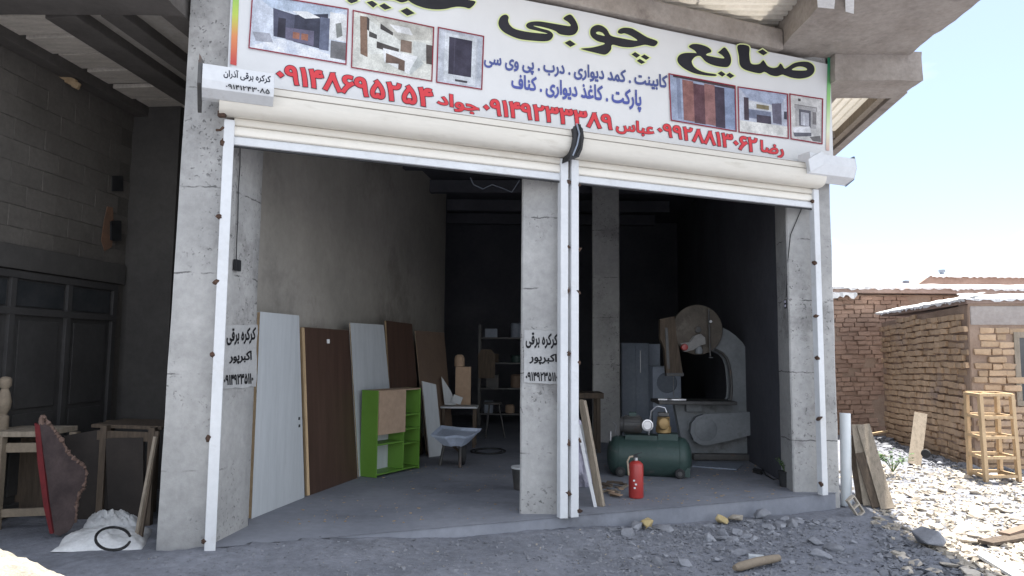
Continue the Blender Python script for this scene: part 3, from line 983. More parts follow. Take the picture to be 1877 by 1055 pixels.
# black middle bracket between the two housings with taped cable ends
mb = MB()
q = [(1052, 233), (1060, 229), (1067, 236), (1069, 252), (1066, 272), (1060, 286), (1046, 291), (1050, 270), (1053, 250)]
mb.prism([FP(x, y, 0.33) for x, y in q], FN * -0.24)
br = mb.build('centre_bracket', black, SHL, bevel=0.01)
for k in range(3):
    MB().tube([FP(1057 + k * 3, 226 + k, 0.335), FP(1062 + k * 2, 245, 0.345), FP(1058 + k * 3, 265 + 3 * k, 0.342), FP(1050 + k * 3, 285, 0.33)], 0.009, 6).build('cable', wire if k else greycab, br)
mb = MB()
mb.obox(FW(sM0 + 0.075, 3.38, 0.05), FU * 0.05, FN * 0.03, Z * 0.26)
mb.build('rail_bracket', rust, SHL, bevel=0.01)
MB().obox(FW(sM0 + 0.086, -0.02, 0.051), FU * (sM1 - sM0 - 0.087), FN * 0.02, Z * 3.4).build('centre_strip', paintpatch, SHL)
# rusty hook at the left rail top
mb = MB().tube([FP(396, 238, 0.10), FP(404, 238, 0.12), FP(410, 232, 0.13)], 0.012, 6)
mb.cbox(FP(407, 209, 0.16), 0.06, 0.05, 0.05)
mb.build('rail_hook', rust, SHL, bevel=0.008)

# ------------------------------------------------------------------ banner
BO = 0.07
BN = thing('shop_banner', 'long white printed banner with black Persian title and red phone numbers above shutters', 'banner', FW(FL / 2, 4.0, BO))
bs0, bs1 = FS(FP(427, 60, BO)), FS(FP(1523, 190, BO))
bz1 = 5.2
mb = MB()
nS, nZ = 90, 12
def bsurf(s, z):
    return FW(s, z, BO + noise.noise(V((s * 1.1, z * 1.3, 2))) * 0.004)
top = lambda s: bz1 + 0.012 * math.sin(s * 2.2) - 0.004 * s
vs_ = [bsurf(bs0 + (bs1 - bs0) * i / nS, 3.85 + (top(s_) - 3.85) * j / nZ) for j in range(nZ + 1) for i in range(nS + 1) for s_ in (bs0 + (bs1 - bs0) * i / nS,)]
mb.add(vs_, [(j * (nS + 1) + i, j * (nS + 1) + i + 1, (j + 1) * (nS + 1) + i + 1, (j + 1) * (nS + 1) + i) for j in range(nZ) for i in range(nS)])
vsh = mb.build('vinyl_sheet', bannerm, BN, smooth=True)
MB().obox(FW(bs0 - .03, 3.86, 0.005), FU * (bs1 - bs0 + .05), FN * 0.055, Z * 1.33).build('banner_frame', whitep, BN)
BS = lambda px, py, lift: FP(px, py, BO + 0.006 + lift)

def gradmat(name, stops, z0, z1):
    m = bpy.data.materials.new(name)
    m.use_nodes = True
    t = m.node_tree
    b = t.nodes['Principled BSDF']
    b.inputs['Roughness'].default_value = 0.55
    g = t.nodes.new('ShaderNodeNewGeometry'); sx = t.nodes.new('ShaderNodeSeparateXYZ'); mr = t.nodes.new('ShaderNodeMapRange')
    r = t.nodes.new('ShaderNodeValToRGB')
    t.links.new(g.outputs['Position'], sx.inputs[0]); t.links.new(sx.outputs['Z'], mr.inputs[0])
    mr.inputs['From Min'].default_value = z0; mr.inputs['From Max'].default_value = z1
    t.links.new(mr.outputs[0], r.inputs[0]); t.links.new(r.outputs[0], b.inputs['Base Color'])
    while len(r.color_ramp.elements) < len(stops): r.color_ramp.elements.new(0.5)
    for e, (p, c) in zip(r.color_ramp.elements, stops):
        e.position = p; e.color = (c[0], c[1], c[2], 1)
    return m
gm = gradmat('printed_stripe', [(0.0, (0.50, 0.06, 0.05)), (0.3, (0.60, 0.22, 0.08)), (0.55, (0.42, 0.52, 0.08)), (1.0, (0.10, 0.42, 0.10))], 4.08, 4.85)
gm2 = gradmat('printed_edge_stripe', [(0.0, (0.55, 0.30, 0.28)), (0.25, (0.62, 0.66, 0.45)), (0.6, (0.25, 0.50, 0.15)), (1.0, (0.03, 0.30, 0.16))], 4.05, 5.2)
def strip(quad, m, name, lift=0.0):
    q = [BS(x, y, lift) for x, y in quad]
    return MB().add(q, [(3, 2, 1, 0)]).build(name, m, BN)
strip(((429, -60), (440, -58), (433.5, 120), (422, 117)), gm, 'printed_stripe')
strip(((1517, 104), (1524, 105), (1520, 276), (1514, 275)), gm2, 'printed_stripe')

# title, drawn letter by letter: outlines measured on the sheet
def zoomed(pts, x0, y0, s):
    return [V((x0 + x / s, -(y0 + y / s))) for x, y in pts]
A_ = (900, 20, 5.866); B_ = (1230, 70, 6.704); C_ = (610, 0, 6.952)
T1 = [(850, 35), (900, 85), (932, 150), (935, 200), (905, 245), (850, 262), (790, 258), (735, 245), (690, 214), (620, 188), (520, 164), (455, 158), (540, 186), (620, 207), (660, 237), (668, 268), (640, 308), (580, 325), (450, 318), (300, 298), (180, 250), (110, 200), (80, 140), (92, 80), (125, 45), (165, 38), (190, 65), (185, 105), (205, 150), (255, 190), (340, 213), (450, 230), (608, 242), (500, 212), (410, 190), (378, 160), (395, 128), (450, 112), (540, 112), (700, 138), (850, 160), (832, 120), (778, 78)]
T2 = [(1790, 325), (1755, 378), (1660, 362), (1590, 375), (1500, 390), (1400, 383), (1305, 362), (1292, 410), (1258, 452), (1215, 468), (1130, 450), (980, 412), (985, 400), (1100, 388), (1225, 350), (1150, 325), (1085, 280), (1065, 225), (1085, 175), (1140, 148), (1200, 160), (1250, 200), (1290, 262), (1400, 290), (1570, 318), (1520, 275), (1440, 240), (1400, 245), (1365, 232), (1375, 200), (1430, 178), (1510, 185), (1580, 220), (1680, 280)]
T2h = [(1130, 230), (1160, 221), (1200, 235), (1222, 266), (1180, 257), (1142, 247)]
T3 = [(820, 85), (955, 95), (962, 200), (975, 290), (1010, 318), (1080, 315), (1110, 290), (1135, 268), (1160, 300), (1190, 340), (1250, 362), (1310, 350), (1340, 310), (1365, 325), (1395, 370), (1440, 350), (1500, 310), (1580, 288), (1680, 288), (1745, 325), (1765, 385), (1740, 440), (1680, 478), (1580, 495), (1480, 482), (1400, 455), (1365, 445), (1300, 465), (1220, 450), (1150, 412), (1090, 430), (980, 408), (890, 375), (845, 320), (835, 220)]
T3h = [(1485, 385), (1540, 352), (1600, 345), (1660, 365), (1665, 390), (1580, 395)]
T4 = [(655, 110), (700, 155), (735, 230), (735, 300), (700, 348), (640, 352), (560, 340), (480, 315), (420, 280), (380, 235), (350, 215), (300, 225), (265, 260), (255, 290), (280, 345), (340, 390), (430, 420), (550, 440), (545, 462), (430, 455), (290, 430), (170, 375), (95, 310), (78, 250), (110, 200), (180, 178), (290, 178), (312, 182), (290, 150), (225, 110), (225, 90), (270, 68), (350, 72), (440, 100), (490, 140), (490, 170), (450, 185), (435, 205), (530, 228), (650, 245), (630, 210), (578, 172), (600, 155)]
T5 = [(780, -5), (870, 28), (940, 15), (962, 2), (1000, 30), (1080, 70), (1200, 105), (1330, 118), (1440, 110), (1520, 92), (1600, 82), (1680, 90), (1750, 102), (1820, 20), (1720, -8), (1560, -70), (1400, -120), (1200, -130), (1050, -110), (1060, -60), (960, -60), (900, -110), (830, -120), (860, -60), (800, -50), (600, -70), (400, -110), (150, -140), (100, -90), (400, -40), (600, -20)]
dia = [[(790, 340), (850, 312), (912, 355), (855, 385)], [(1510, 465), (1550, 440), (1605, 475), (1565, 503)], [(1610, 490), (1650, 465), (1705, 500), (1668, 525)], [(1565, 535), (1600, 512), (1660, 550), (1618, 568)]]
dib = [[(1065, 165), (1125, 132), (1188, 178), (1135, 208)], [(572, 430), (618, 402), (672, 440), (630, 470)], [(675, 450), (720, 420), (780, 460), (730, 490)]]
dic = [[(430, 25), (500, 5), (570, 50), (515, 95)], [(590, 70), (655, 38), (750, 98), (665, 122)], [(860, 135), (945, 98), (1045, 165), (950, 198)], [(180, 5), (250, -30), (330, 8), (235, 40)]]
letters = [(smooth_loop(zoomed(T1, *A_)), []), (smooth_loop(zoomed(T2, *A_)), [smooth_loop(zoomed(T2h, *A_))]),
           (smooth_loop(zoomed(T3, *B_)), [smooth_loop(zoomed(T3h, *B_))]), (smooth_loop(zoomed(T4, *B_)), []), (smooth_loop(zoomed(T5, *C_)), [])]
letters += [(zoomed(d, *A_), []) for d in dia] + [(zoomed(d, *B_), []) for d in dib] + [(zoomed(d, *C_), []) for d in dic]
titleink = mat('title_print', (0.012, 0.012, 0.016), (0.02, 0.02, 0.028), 2, 0.5, fine=0)
halo = flat('title_halo_print', (0.66, 0.72, 0.34), 0.6)
tf = lambda p, lift: BS(p.x, -p.y, lift)
for i, (o_, hs) in enumerate(letters):
    mb = MB()
    fill(mb, [(o_, hs)], 2.1, tf, 0.0012 + i * 0.0001, 1)
    fill(mb, [(o_, hs)], 0.0, tf, 0.0035 + i * 0.0001, 0)
    mb.build('title_letter', [titleink, halo], BN)
blueink = gradmat('blue_print', [(0.0, (0.06, 0.08, 0.30)), (1.0, (0.05, 0.07, 0.13))], 4.3, 4.8)
redink = flat('red_print', (0.58, 0.05, 0.06), 0.55)
redout = flat('dark_outline_print', (0.04, 0.012, 0.03), 0.55)
zq = lambda q: [(880 + x / 5.363, 80 + y / 5.363) for x, y in q]
write('lettering', 'کابینت . کمد دیواری . درب . پی وی سی', zq(((42, 72), (1838, 312), (1838, 478), (42, 238))), BS, blueink, BN, 0.035)
write('lettering', 'پارکت . کاغذ دیواری . کناف', zq(((312, 296), (1583, 464), (1583, 668), (312, 480))), BS, blueink, BN, 0.035)
for txt, q in (('۰۹۱۴۸۶۹۵۲۵۴', ((509, 117), (792, 164), (792, 196), (509, 149))), ('۰۹۱۴۹۲۳۳۳۸۹', ((888, 180), (1121, 211), (1121, 237), (888, 208))),
               ('۰۹۹۲۸۸۱۳۰۶۲', ((1207, 225), (1387, 254), (1387, 279), (1207, 247))), ('جواد', ((803, 168), (877, 184), (877, 212), (803, 196))),
               ('عباس', ((1130, 217), (1198, 226), (1198, 252), (1130, 243))), ('رضا', ((1395, 257), (1436, 264), (1436, 290), (1395, 283)))):
    write('lettering', txt, q, BS, redink, BN, 0.033, (redout, 0.022))

# printed pictures: coloured areas of each print, then a dark red border
def pic(quad, areas, border=0.016):
    TL, TR, BR, BL = [V(q) for q in quad]
    w = (TR - TL).length; h = (BL - TL).length
    def at(u, v, lift):
        q = (TL * (1 - u) + TR * u) * (1 - v) + (BL * (1 - u) + BR * u) * v
        return BS(q.x, q.y, lift)
    mb = MB()
    mats_ = []
    for k, (c, poly) in enumerate(areas):
        nm = 'print_%d_%d_%d' % c
        cc = srgb(*c)
        m = MATS.get(nm) or mat(nm, tuple(q * .72 for q in cc), tuple(min(.7, q * 1.12 + .01) for q in cc), 9, 0.5, fine=0.22, detail=4)
        if m not in mats_: mats_.append(m)
        sheet(mb, [([V((u, -v)) for u, v in poly], [])], lambda p, lift: at(p.x, -p.y, lift), 0.001 + 0.0002 * k, mats_.index(m))
    o = mb.build('printed_picture', mats_, BN)
    bu, bv = 2.2 / w, 2.2 / h
    fr = MB()
    for u0, u1, v0, v1 in ((-bu, 1 + bu, -bv, 0), (-bu, 1 + bu, 1, 1 + bv), (-bu, 0, 0, 1), (1, 1 + bu, 0, 1)):
        fr.add([at(u, v, 0.0075) for u, v in ((u0, v1), (u1, v1), (u1, v0), (u0, v0))], [(0, 1, 2, 3)])
    fr.build('printed_border', flat('border_print', srgb(130, 38, 52)), o)
    return o
R_ = lambda a, b, c, d: [(a, b), (c, b), (c, d), (a, d)]
pic(((464, -12), (637, 17), (633, 116), (457.5, 86)), [
    ((190, 196, 208), R_(0, 0, 1, 1)), ((172, 184, 200), [(0, 0), (1, 0), (.78, .2), (.22, .22)]), ((70, 72, 90), [(.22, .2), (.45, .26), (.45, .74), (.24, .72)]),
    ((48, 50, 66), [(.45, .26), (.8, .14), (.8, .82), (.45, .76)]), ((38, 36, 50), R_(.28, .36, .36, .72)), ((225, 228, 230), [(.42, .2), (.58, .16), (.72, .24), (.56, .3)]),
    ((96, 92, 112), [(.36, .52), (.66, .5), (.66, .78), (.37, .74)]), ((140, 92, 74), R_(.44, .58, .51, .7)), ((140, 92, 74), R_(.53, .58, .6, .7)), ((205, 212, 226), [(.0, .98), (.3, .74), (.72, .84), (1, .96), (1, 1), (0, 1)]),
    ((92, 98, 118), R_(.72, .22, .82, .82)), ((205, 206, 206), R_(.82, .1, 1, .6)), ((105, 104, 106), R_(.84, .62, 1, .94)), ((120, 122, 118), [(.88, .3), (.94, .26), (.96, .5), (.9, .56)]), ((150, 152, 160), [(.02, .7), (.2, .68), (.24, .84), (.06, .86)])])
pic(((648.5, 20), (794, 50.5), (790.5, 147), (645.5, 122)), [
    ((196, 196, 188), R_(0, 0, 1, 1)), ((176, 174, 166), [(.2, .0), (1, 0), (1, .24), (.58, .36)]), ((214, 214, 214), [(.45, .1), (.7, .1), (.75, .22), (.55, .22)]), ((205, 206, 200), [(.17, .08), (.6, .38), (.6, .6), (.2, .72)]),
    ((116, 92, 76), [(.08, .06), (.17, .05), (.19, .78), (.1, .74)]), ((60, 54, 52), [(.17, .05), (.2, .08), (.2, .3), (.17, .28)]), ((62, 60, 58), [(.2, .3), (.3, .34), (.3, .42), (.2, .4)]), ((62, 58, 56), [(.34, .12), (.5, .24), (.5, .3), (.34, .22)]),
    ((70, 64, 62), [(.3, .46), (.58, .52), (.58, .62), (.3, .58)]), ((122, 104, 92), R_(.6, .34, .74, .56)), ((186, 188, 184), R_(.76, .32, .92, .66)), ((70, 62, 58), [(.92, .34), (1, .34), (1, .7), (.93, .7)]),
    ((224, 226, 226), [(.38, .56), (.82, .6), (.82, .7), (.72, .96), (.4, .8)]), ((100, 80, 70), [(.42, .64), (.66, .72), (.66, .92), (.58, .9), (.58, .8), (.42, .82)]), ((178, 182, 180), [(.82, .6), (.9, .7), (.74, .96), (.72, .9)])])
pic(((804.5, 51), (885.5, 67), (882, 162), (801.5, 149)), [
    ((178, 182, 190), R_(0, 0, 1, 1)), ((196, 200, 205), R_(.14, .06, .86, .96)), ((46, 42, 60), R_(.24, .12, .76, .82)), ((62, 58, 76), R_(.36, .12, .38, .82)), ((170, 176, 186), R_(.9, .04, .96, .8)), ((60, 58, 64), R_(.4, .9, .68, .94))])
pic(((1227.5, 136), (1346.5, 158), (1348.5, 239), (1231.5, 219)), [
    ((146, 156, 178), R_(0, 0, 1, 1)), ((120, 128, 150), R_(.1, .05, .16, .95)), ((132, 92, 88), R_(.19, .06, .36, .96)), ((86, 56, 64), R_(.36, .1, .53, .98)), ((134, 96, 94), R_(.53, .06, .69, .97)), ((60, 50, 66), R_(.69, .08, .84, .99)),
    ((128, 140, 166), R_(.84, .05, 1, .97)), ((66, 52, 56), [(.05, 0), (1, 0), (1, .06), (.05, .04)])])
pic(((1354, 160), (1442.5, 173), (1444, 252), (1356, 240.5)), [
    ((172, 176, 190), R_(0, 0, 1, 1)), ((150, 158, 178), [(0, 0), (1, 0), (.85, .3), (.2, .24)]), ((64, 52, 62), R_(.1, .2, .2, .72)), ((190, 192, 196), [(.2, .26), (.68, .3), (.68, .44), (.2, .44)]), ((120, 110, 84), R_(.36, .32, .62, .42)),
    ((110, 116, 136), R_(.2, .46, .66, .66)), ((60, 52, 66), R_(.36, .56, .66, .74)), ((96, 92, 108), [(.68, .26), (.88, .22), (.88, .72), (.7, .7)]), ((205, 204, 200), [(0, .74), (1, .74), (1, 1), (0, 1)]), ((60, 58, 70), R_(.93, .4, .99, .58))])
pic(((1449, 173), (1507, 182), (1506, 262), (1451, 253)), [
    ((186, 184, 182), R_(0, 0, 1, 1)), ((120, 116, 116), R_(.12, .2, .84, .3)), ((158, 156, 156), R_(.14, .22, .82, .7)), ((84, 82, 90), R_(.26, .3, .64, .68)), ((160, 160, 168), R_(.32, .36, .58, .66)), ((190, 192, 198), R_(.4, .4, .44, .66)),
    ((110, 106, 106), R_(.7, .32, .82, .6)), ((202, 202, 206), [(.05, .74), (.6, .66), (.66, .84), (.1, .9)]), ((84, 84, 92), [(.06, .86), (.66, .8), (.66, .88), (.1, .95)]), ((96, 92, 92), [(.6, .9), (.95, .84), (.98, .98), (.7, .98)]), ((60, 56, 56), R_(.24, .06, .32, .12))])

# ------------------------------------------------------------------ stencilled notices on the columns, cables
def patch(quad, surf, parent, name='paint_patch', m=None, lift=0.0006):
    c = [V(q) for q in quad]
    pts = []
    r = random.Random(int(c[0].x))
    for i in range(4):
        for k in range(7):
            p = c[i].lerp(c[(i + 1) % 4], k / 7)
            pts.append(V((p.x + r.uniform(-1.2, 1.2), -(p.y + r.uniform(-1.2, 1.2)))))
    mb = MB()
    sheet(mb, [(pts, [])], lambda p, l: surf(p.x, -p.y, l), lift)
    return mb.build(name, m or paintpatch, parent)
patch(((408, 597), (472, 594), (470, 708), (404, 713)), jamb, lcol)
for t, q in (('کرکره برقی', ((416, 603), (469, 600), (468, 628), (416, 632))), ('اکبرپور', ((421, 646), (461, 643), (461, 665), (421, 667))), ('۰۹۱۴۹۲۳۵۱۱۰', ((411, 688), (464, 684), (464, 702), (411, 705)))):
    write('stencil_lettering', t, q, jamb, blackink, lcol, 0.035, lift=0.004)
patch(((961, 604), (1026, 606), (1026, 704), (960, 700)), mface, mcol)
for t, q in (('کرکره برقی', ((964, 609), (1022, 612), (1022, 638), (964, 637))), ('اکبرپور', ((971, 646), (1020, 649), (1020, 668), (971, 667))), ('۰۹۱۴۹۲۳۵۱۱۰', ((964, 682), (1022, 683), (1022, 698), (964, 697)))):
    write('stencil_lettering', t, q, mface, blackink, mcol, 0.035, lift=0.004)

# cable with its switch on the jamb
sw = MB()
p = jamb(432, 486, 0.0)
sw.obox(p - (JAMB1 - JAMB0).normalized() * 0.045 - Z * 0.05, (JAMB1 - JAMB0).normalized() * 0.09, JN * 0.03, Z * 0.10)
SWT = thing('wall_switch', 'small black switch on the left jamb hanging on a thin cable', 'switch', p)
sw.build('switch_box', black, SWT, bevel=0.006)
pts = [jamb(x, y, 0.012) for x, y in ((440, 262), (440, 300), (437, 345), (436, 400), (434, 440), (433, 478))]
MB().tube(pts, 0.005, 6).build('cable', wire, SWT)
SW2 = thing('wall_switch', 'small black double switch on the right pier beside the band saw shop', 'switch', D(1441, 556, RCY))
c = D(1447, 556, RCY + .05)
MB().cbox(c + V((-.015, .05, 0)), 0.03, 0.08, 0.11).build('switch_box', black, SW2, bevel=0.006)
for dz in (-.025, .025):
    MB().cbox(c + V((-.034, .05, dz)), 0.012, 0.03, 0.03).build('button', bagm, SW2, bevel=0.003)
MB().tube([D(1476, 365, RCY - .02), D(1466, 390, RCY - .02), D(1449, 430, RCY - .015), D(1445, 470, RCY), D(1441, 545, RCY + .06)], 0.005, 6).build('cable', wire, SW2)
hw = MB().tube([D(862, 325, 9.0), D(868, 338, 9.1), D(885, 346, 9.2), D(902, 338, 9.2), D(922, 345, 9.3), D(938, 352, 9.3), D(952, 330, 9.3)], 0.006, 6)
solo(hw, 'hanging_wire', greycab, 'thin pale wire sagging under the ceiling beside the middle column', 'wire')

# ------------------------------------------------------------------ things in the left shop
def panel(name, label, cat, px, m, edge=None, th=0.03, ybl=None, group=None, dy=0.0, build=True):
    """board leaning on the left: picture corners BL, BR, TR, TL; the foot is on the floor"""
    BL, BR, TR, TL = px
    a, b = G(*BL), G(*BR)
    c, d = D(TR[0], TR[1], b.y + dy), D(TL[0], TL[1], a.y + dy)
    n = (b - a).cross(d - a).normalized()
    if n.dot(EYE - a) > 0: n = -n
    e_ = (b - a).cross(d - a).normalized()
    rc_ = ray(*TR)
    c = EYE + rc_ * ((a - EYE).dot(e_) / rc_.dot(e_))
    q = [p + Z * 0.004 for p in (a, b, c, d)]
    mb = MB().prism(q, n * th)
    mb.m = [0, 0, 1, 1, 1, 1]
    if not build: return mb
    return solo(mb, name, [m, edge or m], label, cat, group, bevel=0.002), q, n

dA, q, n = panel('door_leaf', 'tall white door leaf leaning nearest the street on the left wall', 'door', ((461, 951), (558, 912), (548, 579), (477, 572)), whitemel, chip, 0.035)
for v in (0.44, 0.40):
    c = (q[1].lerp(q[2], v)) * 0.93 + (q[0].lerp(q[3], v)) * 0.07 - n * 0.002
    mb = MB().cbox(c, 0.008, 0.035, 0.03)
    me = mb.build('lock_hole', black, dA)
dB, q, n = panel('door_leaf', 'dark brown door leaf with pale chipboard edge between two white panels', 'door', ((567, 908), (655, 876), (639, 606), (556, 600)), brownmel, chip, 0.035)
c = (q[3] * 0.5 + q[2] * 0.5) * 0.92 + (q[0] + q[1]) * 0.04 - n * 0.002
MB().cbox(c, 0.05, 0.01, 0.05, Matrix.Rotation(1.2, 3, 'Z')).build('paper_label', tarp, dB)
mb = MB().prism([G(563, 909) + Z * .004, G(568, 908) + Z * .004, D(558, 600, G(566, 908).y), D(553, 600, G(566, 908).y)], V((-.03, .02, 0)))
solo(mb, 'timber_batten', wood, 'narrow pale batten standing at the edge of the brown door', 'batten')
panel('white_board', 'narrow white board leaning behind the green shelf', 'board', ((658, 874), (727, 850), (703, 596), (642, 592)), whitemel, chip, 0.018)
panel('brown_board', 'short dark brown board with light edge leaning behind the green shelf', 'board', ((722, 848), (776, 832), (755, 594), (708, 588)), brownmel, chip, 0.03)
panel('hardboard_sheet', 'tan hardboard sheet leaning farthest back on the left wall', 'board', ((782, 833), (832, 812), (814, 610), (761, 606)), brownlight, chip, 0.008)
panel('white_offcut', 'narrow white offcut standing behind the wheelbarrow', 'board', ((787, 838), (812, 834), (799, 705), (774, 699)), whitemel, chip, 0.018)

# green shelf unit: open front turned to the right
c0 = G(689, 876.5); c1 = G(768.6, 858.6); cs_ = G(661, 872.5)
fx = (c1 - c0).normalized()
fl = (c1 - c0).length
fd = V((-fx.y, fx.x, 0))
if fd.dot(cs_ - c0) < 0: fd = -fd
dp = 0.27
hh = 1.10
SH = thing('shelf_unit', 'lime green open shelf unit with a tan panel standing before the leaning boards', 'shelf', c0)
def sbx(u0, u1, d0, d1, z0, z1):
    return MB().obox(c0 + fx * u0 + fd * d0 + Z * z0, fx * (u1 - u0), fd * (d1 - d0), Z * (z1 - z0))
t = 0.018
sbx(0, t, 0, dp, 0.004, hh).build('side_panel', green, SH, bevel=0.002)
sbx(fl - t, fl, 0, dp, 0.004, hh).build('side_panel', green, SH, bevel=0.002)
sbx(t, fl - t, 0.001, dp, hh - t, hh - .001).build('top_panel', tanboard, SH, bevel=0.002)
sbx(t, fl - t, 0.001, dp, 0.03, 0.03 + t).build('bottom_panel', green, SH, bevel=0.002)
sbx(t, fl - t, dp - 0.006, dp - 0.001, 0.03 + t, hh - t).build('back_panel', whitemel, SH)
mid = fl * 0.60
sbx(mid, mid + t, 0.004, dp - 0.007, 0.03 + t, hh - t).build('divider', green, SH, bevel=0.002)
sbx(t, mid, 0.004, dp - 0.007, 0.40, 0.40 + t).build('shelf_board', green, SH, bevel=0.002)
for z in (0.36, 0.55, 0.74):
    sbx(mid + t, fl - t, 0.004, dp - 0.007, z, z + t).build('shelf_board', green, SH, bevel=0.002)
sbx(0.01, mid + 0.01, -0.02, -0.002, 0.535, hh - 0.012).build('door_panel', tanboard, SH, bevel=0.002)

# wheelbarrow
wb = V((-0.92, 10.5, 0))
WB = thing('wheelbarrow', 'grey metal wheelbarrow with a crumpled tray edge standing in the left shop', 'wheelbarrow', wb)
rim = [G(789, 796, .52), G(808, 779, .56), G(845, 783, .56), G(883, 785, .56), G(868, 795, .52), G(854, 800, .50), G(835, 797, .52), G(815, 800, .50)]
cen = sum(rim, V((0, 0, 0))) / len(rim)
bot = [cen + (p - cen) * 0.5 - Z * 0.16 for p in rim]
mb = MB()
n_ = len(rim)
inn = [cen + (p - cen) * 0.94 - Z * 0.035 for p in rim]
mb.add(rim + bot + inn, [(i, (i + 1) % n_, (i + 1) % n_ + n_, i + n_)[::-1] for i in range(n_)] + [tuple(range(n_, 2 * n_))] + [(i, (i + 1) % n_, (i + 1) % n_ + 2 * n_, i + 2 * n_) for i in range(n_)] + [tuple(range(2 * n_, 3 * n_))])
mb.build('tray', palecab, WB, smooth=False)
for px in ((806, 853), (843, 857)):
    f = G(*px); k = V((f.x + (cen.x - f.x) * .25, f.y + .05, 0.36))
    MB().tube([f, k], 0.022, 8).build('leg', irondark, WB)
    MB().tube([k + V((0, -.5, .12)) if px[0] < 820 else k + V((0.05, -.3, .10)), k, V((cen.x, cen.y + .55, 0.2))], 0.018, 8).build('handle', woodd, WB)
w_ = V((cen.x + .05, cen.y + .62, 0.2))
MB().lathe([(0.02, -.04), (.13, -.04), (.19, -.03), (.2, 0), (.19, .03), (.13, .04), (.02, .04)], w_, V((1, .1, 0)), 20).build('wheel', rubber, WB, smooth=True)

# small bench with white offcuts, behind
bt = D(842, 744, 12.2)
TB = thing('work_table', 'low dark work table with white offcuts on it at the back of left shop', 'table', V((bt.x, bt.y, 0)))
MB().cbox(bt + V((0, 0.1, -.015)), 0.62, 0.45, 0.03).build('table_top', whitemel, TB, bevel=0.003)
for dx in (-.26, .26):
    for dy in (-.08, .28):
        MB().bar(V((bt.x + dx, bt.y + dy, 0)), V((bt.x + dx, bt.y + dy, bt.z - .03)), 0.05).build('leg', woodd, TB)
q = [D(x, y, 12.15) for x, y in ((815, 742), (836, 742), (826, 716), (812, 694), (809, 690))]
solo(MB().prism(q, V((0, .03, 0))), 'white_scrap', whitemel, 'pointed white scrap leaning on the low table', 'board')
mb = MB().cbox(D(838, 732, 12.1) + Z * 0.0, 0.16, 0.03, 0.13, Matrix.Rotation(0.35, 3, 'Y'))
solo(mb, 'white_block', whitemel, 'small tilted white block on the low table', 'block', bevel=0.004)
q = D(846, 706, 12.5)
mb = MB().obox(V((D(834, 740, 12.5).x, 12.5, bt.z + .001)), (0.27, 0, 0), (0, 0.09, 0), Z * (D(846, 672, 12.5).z - bt.z))
BX = solo(mb, 'tall_box', tanboard, 'upright beige carton standing on the low table', 'box', bevel=0.004)
top = D(846, 672, 12.5)
mb = MB().lathe([(0.05, 0), (.09, .01), (.09, .14), (.075, .19), (.04, .215), (.0, .22)], top + V((-.04, .05, 0.0)), Z, 18)
solo(mb, 'round_jar', tanboard, 'round topped jar standing on the beige carton', 'jar', smooth=True)

# dark storage rack with clutter at the back of the left shop
rk = V((0.05, 15.6, 0))
RK = thing('storage_rack', 'dark steel storage rack loaded with clutter at the dim back wall', 'rack', rk)
for dx in (-.75, .75):
    for dy in (0, .45):
        MB().bar(rk + V((dx, dy, 0)), rk + V((dx, dy, 2.2)), 0.05).build('post', irondark, RK)
for z in (0.25, 0.8, 1.35, 1.9):
    MB().box(rk.x - .78, rk.x + .78, rk.y - .02, rk.y + .47, z, z + .03).build('shelf', irondark, RK)
cl = ['tin', 'carton', 'tool case', 'drum', 'carton', 'tin', 'parcel', 'drum', 'carton', 'parcel']
cols = [greycab, tanboard, bagm, irondark, brownlight, steel, woodd, greenp, tanboard, greycab]
k = 0
for z in (0.28, 0.83, 1.38, 1.93):
    for dx in (-.5, 0.0, .48):
        h = rnd.uniform(.16, .36); w = rnd.uniform(.18, .34)
        c = rk + V((dx + rnd.uniform(-.08, .08), .2, z + .001))
        if k % 3 == 1:
            mb = MB().lathe([(w * .4, 0), (w * .42, .02), (w * .42, h - .03), (w * .3, h)], c, Z, 16)
        else:
            mb = MB().obox(c + V((-w / 2, -.14, 0)), (w, 0, 0), (0, .28, 0), (0, 0, h))
        solo(mb, ('paint_tin' if k % 3 == 1 else 'storage_box'), cols[k % 10], '%s %s at the %s of the %s shelf of the back rack' % (['grey blue', 'tan', 'pale', 'dark', 'brown', 'bright', 'dark wood', 'green', 'tan', 'grey blue'][k % 10], 'paint tin' if k % 3 == 1 else 'box', ['left', 'middle', 'right'][k % 3], ['lowest', 'second', 'third', 'top'][k // 3]), 'container', 'clutter on the back rack', smooth=(k % 3 == 1))
        k += 1
# old chair-like stand and stool in the dark
ST = thing('stool', 'dark stool with a round seat standing before the storage rack', 'stool', V((-.35, 13.6, 0)))
MB().lathe([(.02, .0), (.17, .0), (.18, .015), (.17, .04), (.0, .045)], V((-.35, 13.6, .62)), Z, 20).build('seat', irondark, ST)
for a in range(3):
    d = V((math.cos(a * 2.1), math.sin(a * 2.1), 0))
    MB().tube([V((-.35, 13.6, 0)) + d * .24, V((-.35, 13.6, .62)) + d * .12], 0.016, 8).build('leg', irondark, ST)
bdm = MB().prism([D(x, y, 14.2) for x, y in ((878, 692), (906, 692), (907, 650), (900, 641), (884, 641), (877, 650))], V((0, .04, 0)))
solo(bdm, 'chair_back_board', woodd, 'dark rounded board hanging in the gloom before the rack', 'board', bevel=0.01)
